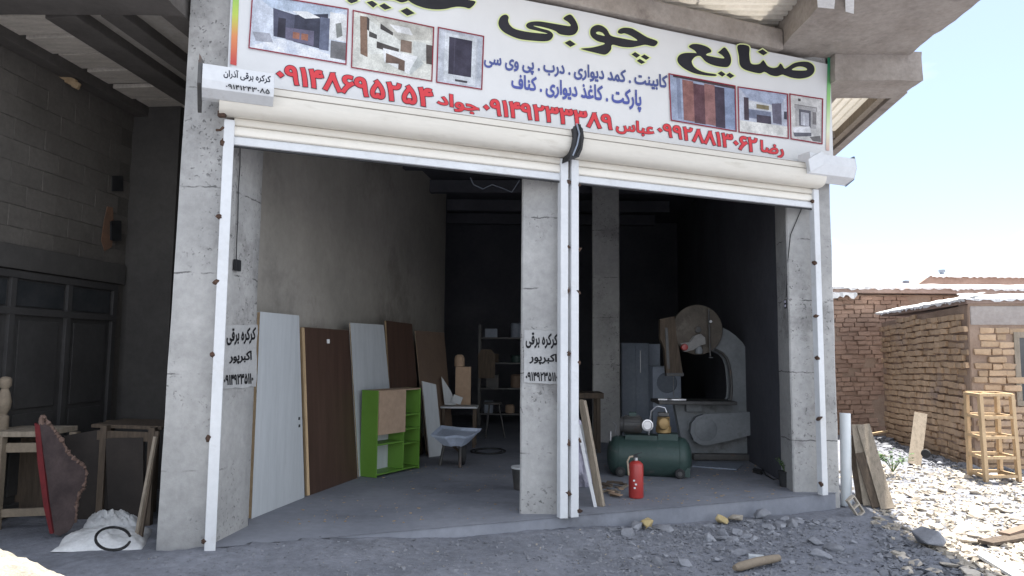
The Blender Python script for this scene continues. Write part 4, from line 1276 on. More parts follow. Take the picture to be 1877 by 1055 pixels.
# hose on the floor
mb = MB().tube([G(889 + 30 * math.cos(t_) + t_ * 1.2, 828 + 5 * math.sin(t_)) + Z * .015 for t_ in [i * .35 for i in range(34)]], 0.013, 6)
solo(mb, 'rubber_hose', rubber, 'dark hose coiled on the left shop floor', 'hose')
bk = G(948, 901)
BKT = thing('bucket', 'dark bucket with a white rim half hidden behind the middle column', 'bucket', V((bk.x + .06, bk.y + .15, 0)))
MB().lathe([(.09, .002), (.10, .01), (.125, .25), (.12, .25)], V((bk.x + .06, bk.y + .15, 0)), Z, 20).build('body', irondark, BKT, smooth=True)
MB().lathe([(.115, .245), (.133, .245), (.133, .265), (.115, .265)], V((bk.x + .06, bk.y + .15, 0)), Z, 20).build('rim', whitep, BKT, smooth=True)

# ------------------------------------------------------------------ things in the right shop
# table in the back left corner
tt = D(1082, 720, 11.6)
T2_ = thing('bench', 'old wooden bench standing behind the centre rails in the right shop', 'bench', V((tt.x, tt.y, 0)))
MB().box(tt.x - .35, D(1107, 730, 11.6).x, 11.6, 12.2, tt.z - .09, tt.z).build('bench_top', woodd, T2_, bevel=0.008)
for dx in (-.3, .14):
    for dy in (11.66, 12.12):
        MB().bar((tt.x + dx, dy, 0), (tt.x + dx, dy, tt.z - .09), 0.06).build('leg', woodd, T2_)
# leaning boards next to the rails
def lean(name, label, m, pts, yb, yt, th, cat='board'):
    a = [G(*pts[0]), G(*pts[1])]
    b = [D(pts[2][0], pts[2][1], a[1].y + yt), D(pts[3][0], pts[3][1], a[0].y + yt)]
    n = (a[1] - a[0]).cross(b[1] - a[0]).normalized()
    if n.dot(EYE - a[0]) > 0: n = -n
    mb = MB().prism([p + Z * .003 for p in a + b], n * th)
    return solo(mb, name, m, label, cat, bevel=0.003)
lean('timber_plank', 'long raw timber plank leaning left behind the white board', woodg, ((1094, 927), (1105, 929), (1070, 735), (1060, 733)), 0, 0.10, 0.045, 'plank')
mb = MB().prism([D(1091, 899, 7.75), D(1100, 898, 7.75), D(1072.5, 777, 7.80), D(1063, 778, 7.80)], V((0.01, 0.02, 0)))
solo(mb, 'white_board', whitemel, 'narrow white board leaning on the timber plank beside the rails', 'board', bevel=0.002)
lean('white_strip', 'thin grey white strip leaning left of the white board', whitep, ((1089, 929), (1094, 929), (1062, 779), (1057, 780)), 0, 0.05, 0.02, 'strip')
# crumpled plastic bag
def blob(c, rx, ry, rz, amp=0.25, sub=3, fr=2.2, seed=0, flatb=True):
    bm = bmesh.new()
    bmesh.ops.create_icosphere(bm, subdivisions=sub, radius=1)
    mb = MB()
    vs_ = []
    for v in bm.verts:
        d = v.co.normalized()
        k = 1 + noise.noise(d * fr + V((seed, seed * 2.1, 0))) * amp + noise.noise(d * fr * 3 + V((seed, 0, 4))) * amp * .35
        p = V((d.x * rx, d.y * ry, d.z * rz)) * k
        if flatb and p.z < -rz * .8: p.z = -rz * .8
        vs_.append(V(c) + p + Z * (rz * .8 if flatb else 0))
    mb.add(vs_, [tuple(v.index for v in f.verts) for f in bm.faces])
    bm.free()
    return mb
c = G(1070, 897)
solo(blob(c + V((0, .25, 0)), .14, .16, .40, .5, 4, 1.8, 3), 'plastic_bag', bagm, 'crumpled pale violet plastic bag behind the centre rails', 'bag', smooth=True)

# compressor
cw = G(1190, 880)
cy = 9.55
ca, cb = D(1122, 842, cy + .12), D(1258, 836, cy - .05)
ca.z = cb.z = (ca.z + cb.z) / 2 + 0.02
ax = (cb - ca); Lc = ax.length; ax.normalize()
CP = thing('air_compressor', 'dark green air compressor with horizontal tank behind the red extinguisher', 'compressor', V(((ca.x + cb.x) / 2, cy, 0)))
R0 = 0.262
MB().lathe([(.0, -.07), (.10, -.062), (.19, -.035), (.245, .01), (R0, .06), (R0, .09), (R0 + .004, .095), (R0, .10), (R0, Lc - .1), (R0 + .004, Lc - .095), (R0, Lc - .09), (R0, Lc - .06), (.245, Lc - .01), (.19, Lc + .035), (.10, Lc + .062), (0, Lc + .07)], ca, ax, 36).build('tank', greenp, CP, smooth=True)
side = V((ax.y, -ax.x, 0))
if side.y > 0: side = -side
up = ca.z + R0
def onT(u, v, z=0):
    return ca + ax * (Lc * u) + side * v + Z * (R0 + z)
MB().obox(onT(.18, -.13, -.05), ax * .42, side * .26, Z * 0.075).build('motor_base', greenp, CP, bevel=0.006)
MB().obox(onT(.62, -.12, -.05), ax * .26, side * .24, Z * 0.10).build('pump_base', greenp, CP, bevel=0.006)
mo = onT(.16, 0, .15)
MB().lathe([(.03, -.05), (.10, -.045), (.105, .0), (.115, .01), (.115, .22), (.105, .23), (.06, .26), (.02, .26)], mo, ax, 24).build('motor', irondark, CP, smooth=True)
for i in range(9):
    a = i * math.pi / 8
    d = side * math.cos(a) + Z * math.sin(a)
    MB().obox(mo + d * .112 + ax * .02 - d.cross(ax) * .004, ax * .19, d * .014, d.cross(ax) * .008).build('cooling_fin', irondark, CP)
MB().obox(mo + Z * .11 - side * .05 + ax * .07, ax * .1, side * .1, Z * .055).build('terminal_box', greenp, CP, bevel=0.006)
g = D(1186, 779, cy - .22)
gd = MB().lathe([(.052, 0), (.075, 0), (.079, .012), (.075, .028), (.06, .03), (.052, .02)], g, V((0.1, -1, 0)), 28).build('pulley_rim', steel, CP, smooth=True)
MB().lathe([(.0, .004), (.056, .004), (.056, .012), (.0, .018)], g, V((.1, -1, 0)), 24).build('pulley_web', irondark, gd, smooth=True)
MB().tube([g + V((0, .04, .0)), g + V((0, .22, .0))], .02, 10).build('shaft', steel, CP)
pb = onT(.70, 0, .05)
MB().lathe([(.08, 0), (.1, .01), (.1, .08), (.08, .10)], pb, Z, 20).build('crankcase', bronze, CP, smooth=True)
for i in range(6):
    MB().lathe([(.03, 0), (.085, .002), (.085, .012), (.03, .014)], pb + Z * (.10 + i * .02), Z, 18).build('cylinder_fin', bronze, CP)
MB().obox(pb + Z * .222 - side * .07 - ax * .07, ax * .14, side * .14, Z * .05).build('cylinder_head', irondark, CP, bevel=0.008)
cv = D(1216, 776, cy - .16)
MB().lathe([(.0, .05), (.04, .05), (.07, .035), (.085, 0), (.085, -.03)], cv, V((0.15, -1, 0)), 22).build('crankcase_cover', bronze, CP, smooth=True)
MB().tube([pb + Z * .25 + ax * .05, pb + Z * .33 + ax * .02, pb + Z * .35 - ax * .08, pb + Z * .28 - ax * .16, onT(.5, .0, .02)], .012, 8).build('pipe', steel, CP, smooth=True)
MB().tube([onT(.1, .02, -.02), onT(.05, .06, .05), onT(.06, .08, .14), onT(.02, .1, .19)], .008, 6).build('hose', steel, CP, smooth=True)
MB().obox(onT(-.02, .03, -.10), ax * .012, side * .05, Z * .16).build('handle', steel, CP)
for u in (.12, .9):
    for sd_ in (-.2, .2):
        b_ = ca + ax * (Lc * u) + side * sd_
        MB().prism([b_ + Z * -.17 - ax * .06, b_ + Z * -.17 + ax * .06, V((b_.x, b_.y, .07)) + ax * .03, V((b_.x, b_.y, .07)) - ax * .03], side * .01).build('leg', greenp, CP)
        w = MB().lathe([(.02, -.02), (.055, -.02), (.065, -.012), (.065, .012), (.055, .02), (.02, .02)], V((b_.x, b_.y, .066)) + side * .03, side, 18).build('wheel', rubber, CP, smooth=True)
        MB().lathe([(.0, .021), (.03, .021), (.03, .026), (0, .028)], V((b_.x, b_.y, .066)) + side * .03, side, 14).build('hub', irondark, w)
# drain bracket plate at the right end
MB().obox(ca + ax * (Lc * .93) + side * .2 + Z * -.10, ax * .10, side * .012, Z * -.12).build('stand_plate', greenp, CP, bevel=.003)

# fire extinguisher
fe_ = G(1166, 912)
FE = thing('fire_extinguisher', 'red fire extinguisher cylinder standing on the floor before the compressor', 'fire extinguisher', fe_)
MB().lathe([(.07, .002), (.078, .006), (.082, .02), (.082, .35), (.076, .375), (.055, .395), (.03, .405), (.022, .41)], fe_, Z, 28).build('cylinder', redp, FE, smooth=True)
MB().lathe([(.02, .408), (.024, .41), (.024, .44), (.016, .445)], fe_, Z, 14).build('neck', steel, FE, smooth=True)
mb = MB().cbox(fe_ + V((-.005, 0, .455)), .05, .03, .03)
mb.bar(fe_ + V((-.02, 0, .47)), fe_ + V((.07, -.01, .50)), .012, .01)
mb.bar(fe_ + V((-.02, 0, .455)), fe_ + V((.06, -.01, .445)), .012, .01)
mb.build('valve_handle', black, FE, bevel=.003)
MB().tube([fe_ + V((-.02, 0, .455)), fe_ + V((-.07, -.01, .45)), fe_ + V((-.095, -.01, .40)), fe_ + V((-.09, -.02, .33)), fe_ + V((-.085, -.03, .25))], .011, 8).build('hose', tanrock, FE, smooth=True)
for a, z in ((-1.9, .12), (-1.75, .16), (-2.0, .20)):
    p = fe_ + V((math.cos(a) * .083, math.sin(a) * .083, z))
    MB().cbox(p, .022, .003, .018, Matrix.Rotation(a + math.pi / 2, 3, 'Z')).build('label_fragment', tarp, FE)

# scraps next to it
for i in range(14):
    px, py = rnd.uniform(1108, 1148), rnd.uniform(888, 914)
    p = G(px, py)
    R = Matrix.Rotation(rnd.uniform(0, 3.1), 3, 'Z') @ Matrix.Rotation(rnd.uniform(-.25, .25), 3, 'X')
    mb = MB().cbox(p + Z * (.012 + .012 * (i % 4)), rnd.uniform(.07, .2), rnd.uniform(.03, .07), rnd.uniform(.008, .02), R)
    solo(mb, 'wood_scrap', (woodd, woodg, tanboard, woodd)[i % 4], 'small wood scrap in the heap left of the extinguisher', 'scrap', 'scraps beside the extinguisher', bevel=.002)

# band saw
YB = 11.0
S_ = lambda x, y, dy=0.0: D(x, y, YB + dy)
BSW = thing('band_saw', 'big old grey cast iron band saw with curved frame in the right shop', 'band saw', V((S_(1310, 845).x, YB + .2, 0)))
outer = [(1300, 590), (1321, 603), (1335, 610), (1346, 618), (1358, 630), (1366, 644), (1372, 660), (1375, 676), (1379, 703), (1381, 745), (1383, 838), (1264, 840), (1252, 800), (1241, 742), (1320, 742), (1336, 739), (1342, 730), (1343, 712), (1342, 690), (1339, 668), (1334, 655), (1326, 646), (1312, 639), (1296, 636), (1286, 628), (1288, 605)]
MB().prism([S_(x, y) for x, y in outer], V((0.02, .26, 0))).build('frame', iron, BSW, bevel=0.035, segs=3)
rib = [(1312, 639), (1326, 646), (1334, 655), (1339, 668), (1342, 690), (1343, 712), (1342, 730), (1336, 739)]
mb = MB().tube([S_(x - 2, y + 1, -.02) for x, y in rib], .02, 8)
mb.build('frame_rib', irondark, BSW, smooth=True)
wc = S_(1278, 604, -.12)
Rw = 45 / FPX * YB
MB().lathe([(Rw * .86, -.03), (Rw * .98, -.035), (Rw, -.03), (Rw, .05), (Rw * .9, .05), (Rw * .86, .03)], wc, V((0, 1, 0)), 48).build('upper_wheel', wheelm, BSW, smooth=True)
uw = MB().lathe([(.0, -.02), (.05, -.02), (.06, 0), (Rw * .55, .01), (Rw * .87, .0), (Rw * .87, .03), (0, .035)], wc, V((0, 1, 0)), 40).build('wheel_web', wheelm, BSW, smooth=True)
for k in range(5):
    a = k * 2 * math.pi / 5 + .5
    p = wc + V((math.cos(a) * Rw * .55, -.004, math.sin(a) * Rw * .55))
    MB().lathe([(.0, 0), (.075, 0), (.085, -.012), (.095, 0)], p, V((0, 1, 0)), 20).build('web_boss', irondark, uw, smooth=True)
MB().lathe([(.0, -.06), (.045, -.06), (.05, -.05), (.05, .0)], wc, V((0, 1, 0)), 18).build('hub', irondark, BSW, smooth=True)
mb = MB().prism([S_(x, y, -.2) for x, y in ((1211, 585), (1236, 580), (1240, 620), (1244, 640), (1251, 683), (1222, 683), (1219, 640), (1211, 620))], V((0, .12, 0)))
mb.build('blade_guard', woodd, BSW, bevel=.006)
MB().prism([S_(x, y, -.215) for x, y in ((1219, 600), (1224, 600), (1228, 676), (1223, 676))], V((0, .013, 0))).build('guard_seam', irondark, BSW)
MB().obox(S_(1222, 683, -.21), V((.26, 0, 0)), V((0, .14, 0)), Z * -.05).build('guard_foot', irondark, BSW, bevel=.005)
arm = [(1252, 630), (1266, 628), (1274, 617), (1284, 613), (1291, 619), (1292, 629), (1282, 632), (1270, 640), (1256, 643)]
MB().prism([S_(x, y, -.26) for x, y in arm], V((0, .1, 0))).build('guide_arm', armm, BSW, bevel=.012)
MB().lathe([(.0, .03), (.045, .025), (.055, .0), (.055, -.03)], S_(1255, 636, -.265), V((0, -1, 0)), 18).build('knob', redp, BSW, smooth=True)
MB().lathe([(.0, -.05), (.05, -.05), (.06, 0), (.04, .06), (0, .07)], S_(1281, 642, -.2), Z, 16).build('guide_bearing', iron, BSW, smooth=True)
MB().tube([S_(1299, 566, -.24), S_(1302, 654, -.24)], .014, 8).build('guide_post', irondark, BSW)
MB().tube([S_(1299.5, 655, -.24), S_(1307, 655, -.24)], .008, 6).build('post_handle', steel, BSW)
MB().lathe([(0, 0), (.02, 0), (.02, .03), (0, .03)], S_(1302, 589, -.27), V((0, -1, 0)), 10).build('post_screw', steel, BSW)
z_t = S_(1270, 733, -.1).z
MB().box(S_(1206, 735, -.3).x, S_(1341, 735, -.1).x, YB - .38, YB + .28, z_t - .05, z_t).build('table', irondark, BSW, bevel=.008)
MB().obox(V((S_(1255, 760).x, YB - .1, z_t - .18)), (.25, 0, 0), (0, .25, 0), Z * .13).build('table_trunnion', iron, BSW, bevel=.02)
st = lambda d: [S_(x, y, d) for x, y in ((1270, 777), (1278, 766), (1292, 761), (1340, 759), (1388, 756), (1396, 760), (1399, 768), (1397, 778), (1390, 787), (1383, 793), (1340, 804), (1300, 813), (1285, 813), (1274, 806), (1268, 792))]
lg = MB().prism(st(-.22), V((0, .2, 0))).build('wheel_guard', iron, BSW, bevel=.02)
MB().lathe([(.0, -.008), (.15, -.008), (.17, 0), (.17, .01)], S_(1294, 787, -.224), V((0, 1, 0)), 26).build('guard_plate', iron, lg, smooth=True)
MB().box(S_(1268, 840).x, S_(1384, 840).x, YB - .12, YB + .5, 0.002, .10).build('base', irondark, BSW, bevel=.02)
MB().tube([wc + V((-Rw, 0, 0)), V((wc.x - Rw * .98, wc.y, .9))], .006, 4).build('blade', steel, BSW)
mt = MB().prism([G(x, y) + Z * .003 for x, y in ((1268, 856), (1350, 862), (1362, 852), (1280, 848))], Z * .02)
solo(mt, 'floor_mat', greycab, 'flat grey plate lying on the floor in front of the band saw', 'mat', bevel=.004)
for i, (px, py, l) in enumerate(((1225, 732, .3), (1246, 733, .18), (1236, 731, .22))):
    p = D(px, py, YB - .2); p.z = z_t + .012
    mb = MB().cbox(p, l, .03, .02, Matrix.Rotation(.2 * i - .2, 3, 'Z'))
    solo(mb, 'steel_offcut', steel, ['long thin bright offcut on the band saw table', 'short bright offcut on the right of the saw table bits', 'middle bright offcut lying on the saw table'][i], 'offcut')

# cabinets and machines behind the saw
y_ = 13.6
a, b = D(1139, 628, y_), D(1190, 628, y_)
CB = thing('steel_cabinet', 'tall blue grey steel cabinet standing behind the compressor', 'cabinet', V((a.x, y_, 0)))
MB().box(a.x, b.x, y_, y_ + .5, .002, a.z).build('carcass', greycab, CB, bevel=.006)
MB().box(a.x + .02, (a.x + b.x) / 2 - .003, y_ - .02, y_ - .001, .1, a.z - .03).build('door', greycab, CB, bevel=.004)
MB().box((a.x + b.x) / 2 + .003, b.x - .02, y_ - .02, y_ - .001, .1, a.z - .03).build('door', greycab, CB, bevel=.004)
MB().cbox(V(((a.x + b.x) / 2 + .09, y_ - .03, 1.45)), .012, .02, .42).build('handle', steel, CB)
y_ = 13.2
a, b = D(1196, 671, y_), D(1249, 720, y_)
PM = thing('dust_extractor', 'pale blue steel machine box with round front behind the saw table', 'machine', V((a.x, y_, 0)))
MB().box(a.x, b.x, y_, y_ + .5, .002, a.z).build('housing', palecab, PM, bevel=.02)
MB().lathe([(.0, .02), (.17, .02), (.19, .0)], V(((a.x + b.x) / 2, y_ - .001, a.z - .30)), V((0, -1, 0)), 26).build('round_plate', greycab, PM, smooth=True)
a2, b2 = D(1189, 630, 13.9), D(1210, 655, 13.9)
mb = MB().box(a2.x, b2.x, 13.9, 14.2, .003, a2.z)
solo(mb, 'pale_panel', palecab, 'narrow pale blue panel standing behind the grey cabinet', 'panel', bevel=.005)
for i, (x0, y0_, x1, y1_) in enumerate(((1368, 800, 1366, 614), (1378, 802, 1387, 610), (1388, 805, 1394, 622))):
    mb = MB().bar(G(x0, 830) + V((0, 1.2, 0)), D(x1, y1_, 12.9), .05, .03)
    solo(mb, 'timber_batten', woodd, ['left of the three battens leaning behind the saw', 'tallest batten leaning behind the saw frame', 'right batten leaning against the dark side wall'][i], 'batten')
# dark scrap and small plant pot by the right pier
solo(MB().prism([G(x, y) + Z * .003 for x, y in ((1380, 866), (1395, 870), (1398, 867), (1384, 863))], Z * .04), 'rubber_block', rubber, 'small black rubber block on the right shop floor', 'block', bevel=.01)
pp_ = G(1439, 892)
PT = thing('plant_pot', 'black plastic pot with a small wilting plant by the right pier', 'plant', pp_)
MB().lathe([(.055, .002), (.06, .01), (.075, .17), (.082, .175), (.082, .19), (.06, .19)], pp_, Z, 20).build('pot', rubber, PT, smooth=True)

def leaves(base, n, h, sp, size, seed):
    r = random.Random(seed)
    lf, stem = MB(), MB()
    for i in range(n):
        a = r.uniform(0, 6.28); d = V((math.cos(a), math.sin(a), 0))
        k = r.uniform(.5, 1)
        tip = base + d * sp * k + Z * h * r.uniform(.6, 1)
        midp = base + d * sp * k * .4 + Z * h * .6 * k
        stem.tube([base, midp, tip], [.004, .003, .0015], 5)
        for j in range(5):
            p = midp.lerp(tip, j / 4)
            dd = V((r.uniform(-1, 1), r.uniform(-1, 1), r.uniform(-.3, .8))).normalized()
            s = dd.cross(Z).normalized() * size * .45
            l = dd * size * r.uniform(.8, 1.5)
            up_ = Z * size * .12
            lf.add([p, p + l * .5 + s + up_, p + l, p + l * .5 - s + up_], [(0, 1, 2), (0, 2, 3)])
    return lf, stem
lf, stm = leaves(pp_ + Z * .18, 7, .16, .13, .035, 3)
lf.build('leaves', leafm, PT); stm.build('stems', leafm, PT)

# ------------------------------------------------------------------ left bay things
zl = -0.07
# timber trestle table at the picture's left edge
TT = thing('trestle_table', 'pale timber trestle table at the left edge of the shaded bay', 'table', G(20, 965, zl))
zt_ = D(30, 788, 6.75).z
pA, pB = D(-60, 800, 6.0), D(66, 788, 6.3)
MB().obox(V((pA.x - .4, 6.6, zt_ - .05)), (D(70, 788, 6.6).x + .4 - pA.x, 0.05, 0), (0, .55, 0), Z * .05).build('table_top', woodg, TT, bevel=.005)
x0, x1 = D(3, 850, 6.65).x, D(75, 850, 6.75).x
for (px, a, b) in ((2, 820, 975),):
    MB().bar(V((x0 - .02, 6.65, gz(x0, 6.65) - .01)), V((x0 - .02, 6.65, zt_ - .05)), .07).build('leg', woodpale, TT)
    MB().bar(V((x1 + .1, 7.08, gz(x1, 7.08) - .01)), V((x1 + .1, 7.08, zt_ - .05)), .07).build('leg', woodpale, TT)
MB().bar(V((x0 - .5, 6.64, D(0, 822, 6.65).z)), V((x1 + .15, 6.72, D(75, 818, 6.75).z)), .03, .085).build('rail', woodpale, TT)
MB().bar(V((x0 - .5, 6.64, D(0, 945, 6.65).z)), V((x1 + .15, 6.72, D(75, 935, 6.75).z)), .03, .07).build('rail', woodpale, TT)
mb = MB().box(x0 - .3, x1 + .1, 7.15, 7.17, gz(-4, 7.1) + .02, zt_ - .12)
solo(mb, 'plank_stack', woodd, 'dark boards standing behind the trestle table frame', 'boards')
# turned baluster standing on it
bp_ = D(3, 786, 6.78)
mb = MB().lathe([(.05, 0), (.05, .12), (.03, .14), (.055, .2), (.062, .26), (.045, .34), (.03, .38), (.052, .41), (.052, .47), (.035, .49), (.0, .50)], V((bp_.x - .01, 6.8, zt_)), Z, 18)
solo(mb, 'turned_baluster', woodpale, 'turned pale wooden baluster standing on the trestle table', 'baluster', smooth=True)
# live edge slab with a red stained side
LS = thing('live_edge_slab', 'dark live edge wood slab with red side standing beside the sacks', 'wood slab', G(110, 975, zl))
yS = 6.2
poly = [(73, 779), (84, 776), (100, 790), (112, 806), (122, 826), (136, 842), (150, 850), (157, 868), (153, 890), (142, 905), (138, 930), (136, 958), (122, 976), (97, 978), (88, 920), (80, 850)]
sm = smooth_loop([V(p) for p in poly], 2)
slab = MB().prism([D(p.x, p.y, yS + (p.x - 73) * .004) for p in sm], V((-.03, .06, 0))).build('slab', slabwood, LS)
red = [(63, 775), (73, 779), (80, 850), (88, 920), (97, 978), (91, 978), (80, 930), (69, 850)]
MB().prism([D(x, y, yS) for x, y in red], V((-.02, .05, 0))).build('red_side', redcloth, LS)
mb = MB()
r = random.Random(5)
eg = smooth_loop([V(p) for p in ((76, 776), (90, 778), (102, 792), (114, 808), (124, 828), (138, 843), (151, 852), (158, 870), (153, 892), (143, 908), (139, 932), (137, 958), (124, 976))], 7)[:-14]
pts_, rad_ = [], []
for i, p in enumerate(eg):
    pts_.append(D(p.x + r.uniform(-1.2, 1.0), p.y + r.uniform(-.8, .8), yS + (p.x - 73) * .004 + .01 + r.uniform(-.012, .012)))
    rad_.append(r.uniform(.008, .026))
mb.tube(pts_, rad_, 6)
tag(mb.build('bark_edge', barkm, LS), 'ragged brown bark along the curved side')
# second table
yt = 6.9
zt2_ = D(230, 772, yt).z
T3_ = thing('work_table', 'dark work table deep in the left bay behind the sacks', 'table', V((-3.9, yt, zl)))
MB().obox(D(178, 776, yt + .3) + V((0, -.1, -.03)), V((D(292, 770, yt).x - D(178, 776, yt + .3).x, -.15, 0)), (0, .6, 0), Z * .035).build('table_top', woodd, T3_, bevel=.004)
MB().obox(D(188, 800, yt + .2) + V((0, -.1, -.02)), V((D(290, 790, yt).x - D(188, 800, yt + .2).x, -.12, 0)), (0, .03, 0), Z * .09).build('apron', woodd, T3_, bevel=.003)
for px, yy in ((192, 7.0), (280, 6.85), (200, 7.5), (285, 7.4)):
    x = D(px, 800, yy).x
    MB().bar((x, yy, gz(x, yy) - .02), (x, yy, zt2_ - .05), .06).build('leg', woodd, T3_)
for i, (pxs, m, lab) in enumerate(((((118, 955), (196, 948), (192, 786), (112, 800)), woodblack, 'dark board added as shade behind the live edge slab'), (((198, 950), (262, 946), (262, 802), (194, 804)), woodblack, 'dark board added as shade under the work table in the left bay'))):
    q = [D(x, y, 7.0 - .1 * i) for x, y in pxs]
    solo(MB().prism(q, V((0, .03, 0))), 'shade_board', m, lab, 'board', bevel=.003)  # boards added to paint in the dark behind slab and table
# sticks leaning on the column
for i, (a, b, m) in enumerate((((250, 958), (287, 800), woodg), ((258, 958), (291, 790), woodd))):
    f = D(a[0], a[1], 6.3)
    f.z = gz(f.x, f.y) - .005
    mb = MB().bar(f, D(b[0] - 2, b[1], 6.42 + .03 * i), .035, .02)
    solo(mb, 'timber_lath', m, ['pale lath leaning on the left column behind the sacks', 'dark lath leaning on the left column behind the pale one'][i], 'lath')
# sacks
def sack(label, quad, hgt, seed, zc_):
    c = [G(*p, zc_) for p in quad]
    n = 44
    vs_, mb = [], MB()
    for j in range(n + 1):
        for i in range(n + 1):
            u, v = i / n, j / n
            p = c[0].lerp(c[1], u).lerp(c[3].lerp(c[2], u), v)
            e = (4 * u * (1 - u)) ** .45 * (4 * v * (1 - v)) ** .45
            w = noise.noise(V((u * 3.3, v * 2.6, seed))) * .5 + abs(noise.noise(V((u * 7 + v * 3, v * 5, seed + 1)))) * .55 + abs(noise.noise(V((u * 15 - v * 9, v * 11, seed + 2)))) * .3
            wob = V((noise.noise(V((u * 3, v * 3, seed + 9))), noise.noise(V((u * 3, v * 3, seed + 19))), 0)) * .03
            vs_.append(p + wob + Z * (hgt * e * (1 + w) + .004))
    m = n + 1
    mb.add(vs_, [(j * m + i, j * m + i + 1, (j + 1) * m + i + 1, (j + 1) * m + i) for j in range(n) for i in range(n)])
    base = [V((p.x, p.y, zc_ - .02)) for p in vs_]
    mb.add(base, [(j * m + i, (j + 1) * m + i, (j + 1) * m + i + 1, j * m + i + 1) for j in range(n) for i in range(n)])
    return solo(mb, 'woven_sack', sackm, label, 'sack', 'white sacks by the left column', smooth=True)
sack('white woven sack lying lowest, with a black cable loop on top', ((92, 1012), (262, 1012), (279, 972), (140, 975)), .075, 2, -.06)
sack('smaller white woven sack folded behind the other sack', ((150, 972), (258, 975), (262, 948), (166, 955)), .11, 5, -.06)
mb = MB().tube([G(207 + 32 * math.cos(a), 987 + 21 * math.sin(a), .11 + .012 * math.sin(2 * a)) for a in [0.3 + i * .25 for i in range(24)]], .011, 6)
solo(mb, 'cable_loop', wire, 'loop of black cable lying on the lower sack', 'cable')

# sand heap, bottom left corner, in the sun
mb = MB()
n = 110
hc = V((-3.1, 3.5, 0))
vs_ = []
for j in range(n + 1):
    for i in range(n + 1):
        x, y = hc.x - 1.5 + 3.0 * i / n, hc.y - 1.5 + 3.0 * j / n
        d = math.hypot(x - hc.x, (y - hc.y) * 1.05)
        h = max(0, 0.82 * (1 - (d / 1.45) ** 1.35)) if d < 1.45 else -.05
        k = noise.noise(V((x * 4, y * 4, 0))) * .05 + noise.noise(V((x * 13, y * 13, 0))) * .03 + noise.noise(V((x * 34, y * 34, 0))) * .014
        vs_.append(V((x, y, gz(x, y) + h + k - .02)))
m = n + 1
mb.add(vs_, [(j * m + i, j * m + i + 1, (j + 1) * m + i + 1, (j + 1) * m + i) for j in range(n) for i in range(n)])
solo(mb, 'sand_heap', sandm, 'heap of pale lumpy sand in the sun at the lower left corner', 'sand heap', kind='stuff')

# ------------------------------------------------------------------ brick hut and house on the right
HC = V((7.28, 11.3, 0))                      # near corner of the hut
HE = V((7.97, 15.3, 0))                      # far end of its side wall
HU = (HE - HC).normalized()
HV = V((HU.y, -HU.x, 0))                     # along the front wall, to the right
HUT = thing('brick_hut', 'low tan adobe brick hut with white sheet roof edge at the right', 'building', HC)
hz = gz(HC.x, HC.y) - .05
ztop = 2.42
bvar = []
for k in range(6):
    mbk = MB()
    r = random.Random(k + 40)
    mbk.cbox((0, 0, 0), 0.245, 0.07, 0.09)
    me = mbk.mesh('brick', brickm, bevel=0.012, segs=1)
    for v in me.vertices:
        v.co += V((r.uniform(-.010, .010), r.uniform(-.006, .006), r.uniform(-.008, .008)))
    bvar.append(me)
bvar2 = []
for me in bvar:
    m2 = me.copy(); m2.materials.clear(); m2.materials.append(brickd); bvar2.append(m2)

def wallface(parent, o, u, length, z0, zt_fn, out, meshes, course=0.112, blen=0.262, skip=None, limit=150, depth=.03, seed=0, mud=mudm, thick=.35):
    """a wall of real bricks: mud core set back, bricks proud of it"""
    r = random.Random(seed)
    core = MB()
    zt_ = max(zt_fn(0), zt_fn(length))
    core.prism([o + out * .012 + Z * z0, o + u * length + out * .012 + Z * z0, o + u * length + out * .012 + Z * zt_fn(length), o + out * .012 + Z * zt_fn(0)], out * -thick)
    w = core.build('wall', mud, parent)
    ang = math.atan2(u.y, u.x)
    specs = []
    nrow = int((zt_ - z0) / course)
    for j in range(nrow):
        t = (-blen * .5 if j % 2 else 0) + r.uniform(-.04, .04)
        while t < length:
            l = blen * r.choice((1, 1, 1, .55, 1.1, .8))
            tc_ = t + l / 2
            if tc_ - l / 2 > -0.02 and tc_ + l / 2 < length + .05:
                z = z0 + (j + .5) * course + .035 * math.sin(tc_ * .9 + seed) + .02 * noise.noise(V((tc_ * 1.7, j * .35, seed))) + r.uniform(-.009, .009)
                if z < zt_fn(tc_) - course * .5 and not (skip and skip(tc_, z, r)):
                    specs.append((o + u * tc_ + out * (r.uniform(-.02, .03) + depth * .3) + Z * z, (l - .009) / .245, r.choice(meshes), r.uniform(-.03, .03), r.uniform(-.03, .03)))
            t += l
    specs.sort(key=lambda q: (q[0] - EYE).length)
    for p, sx, me, a, b in specs[:limit]:
        o_ = inst('brick', me, w, p, (a, b, ang), (sx, 1, 1))
    if specs[limit:]:
        mb = MB()
        for p, sx, me, a, b in specs[limit:]:
            M = Matrix.Rotation(ang, 3, 'Z')
            mb.add([p + M @ V((v.co.x * sx, v.co.y, v.co.z)) for v in me.vertices], [tuple(f.vertices) for f in me.polygons])
        tag(mb.build('far_bricks', meshes[0].materials[0], w), kind='stuff')
    return w
patchy = lambda t, z, r: noise.noise(V((t * 1.6, z * 1.6, 31))) > .30 or (z > 2.12 and t < 1.1)
wA = wallface(HUT, HC + HV * .0, HU, 4.0, hz, lambda t: ztop - .02 * t - .03 * math.sin(t * 2), -HV, bvar, limit=190, seed=1)
wB = wallface(HUT, HC + HU * -.0, HV, 3.4, hz, lambda t: ztop + .02, -HU, bvar, limit=105, seed=2, skip=lambda t, z, r: patchy(t, z, r) or (t > .62 and .85 < z < 2.0))
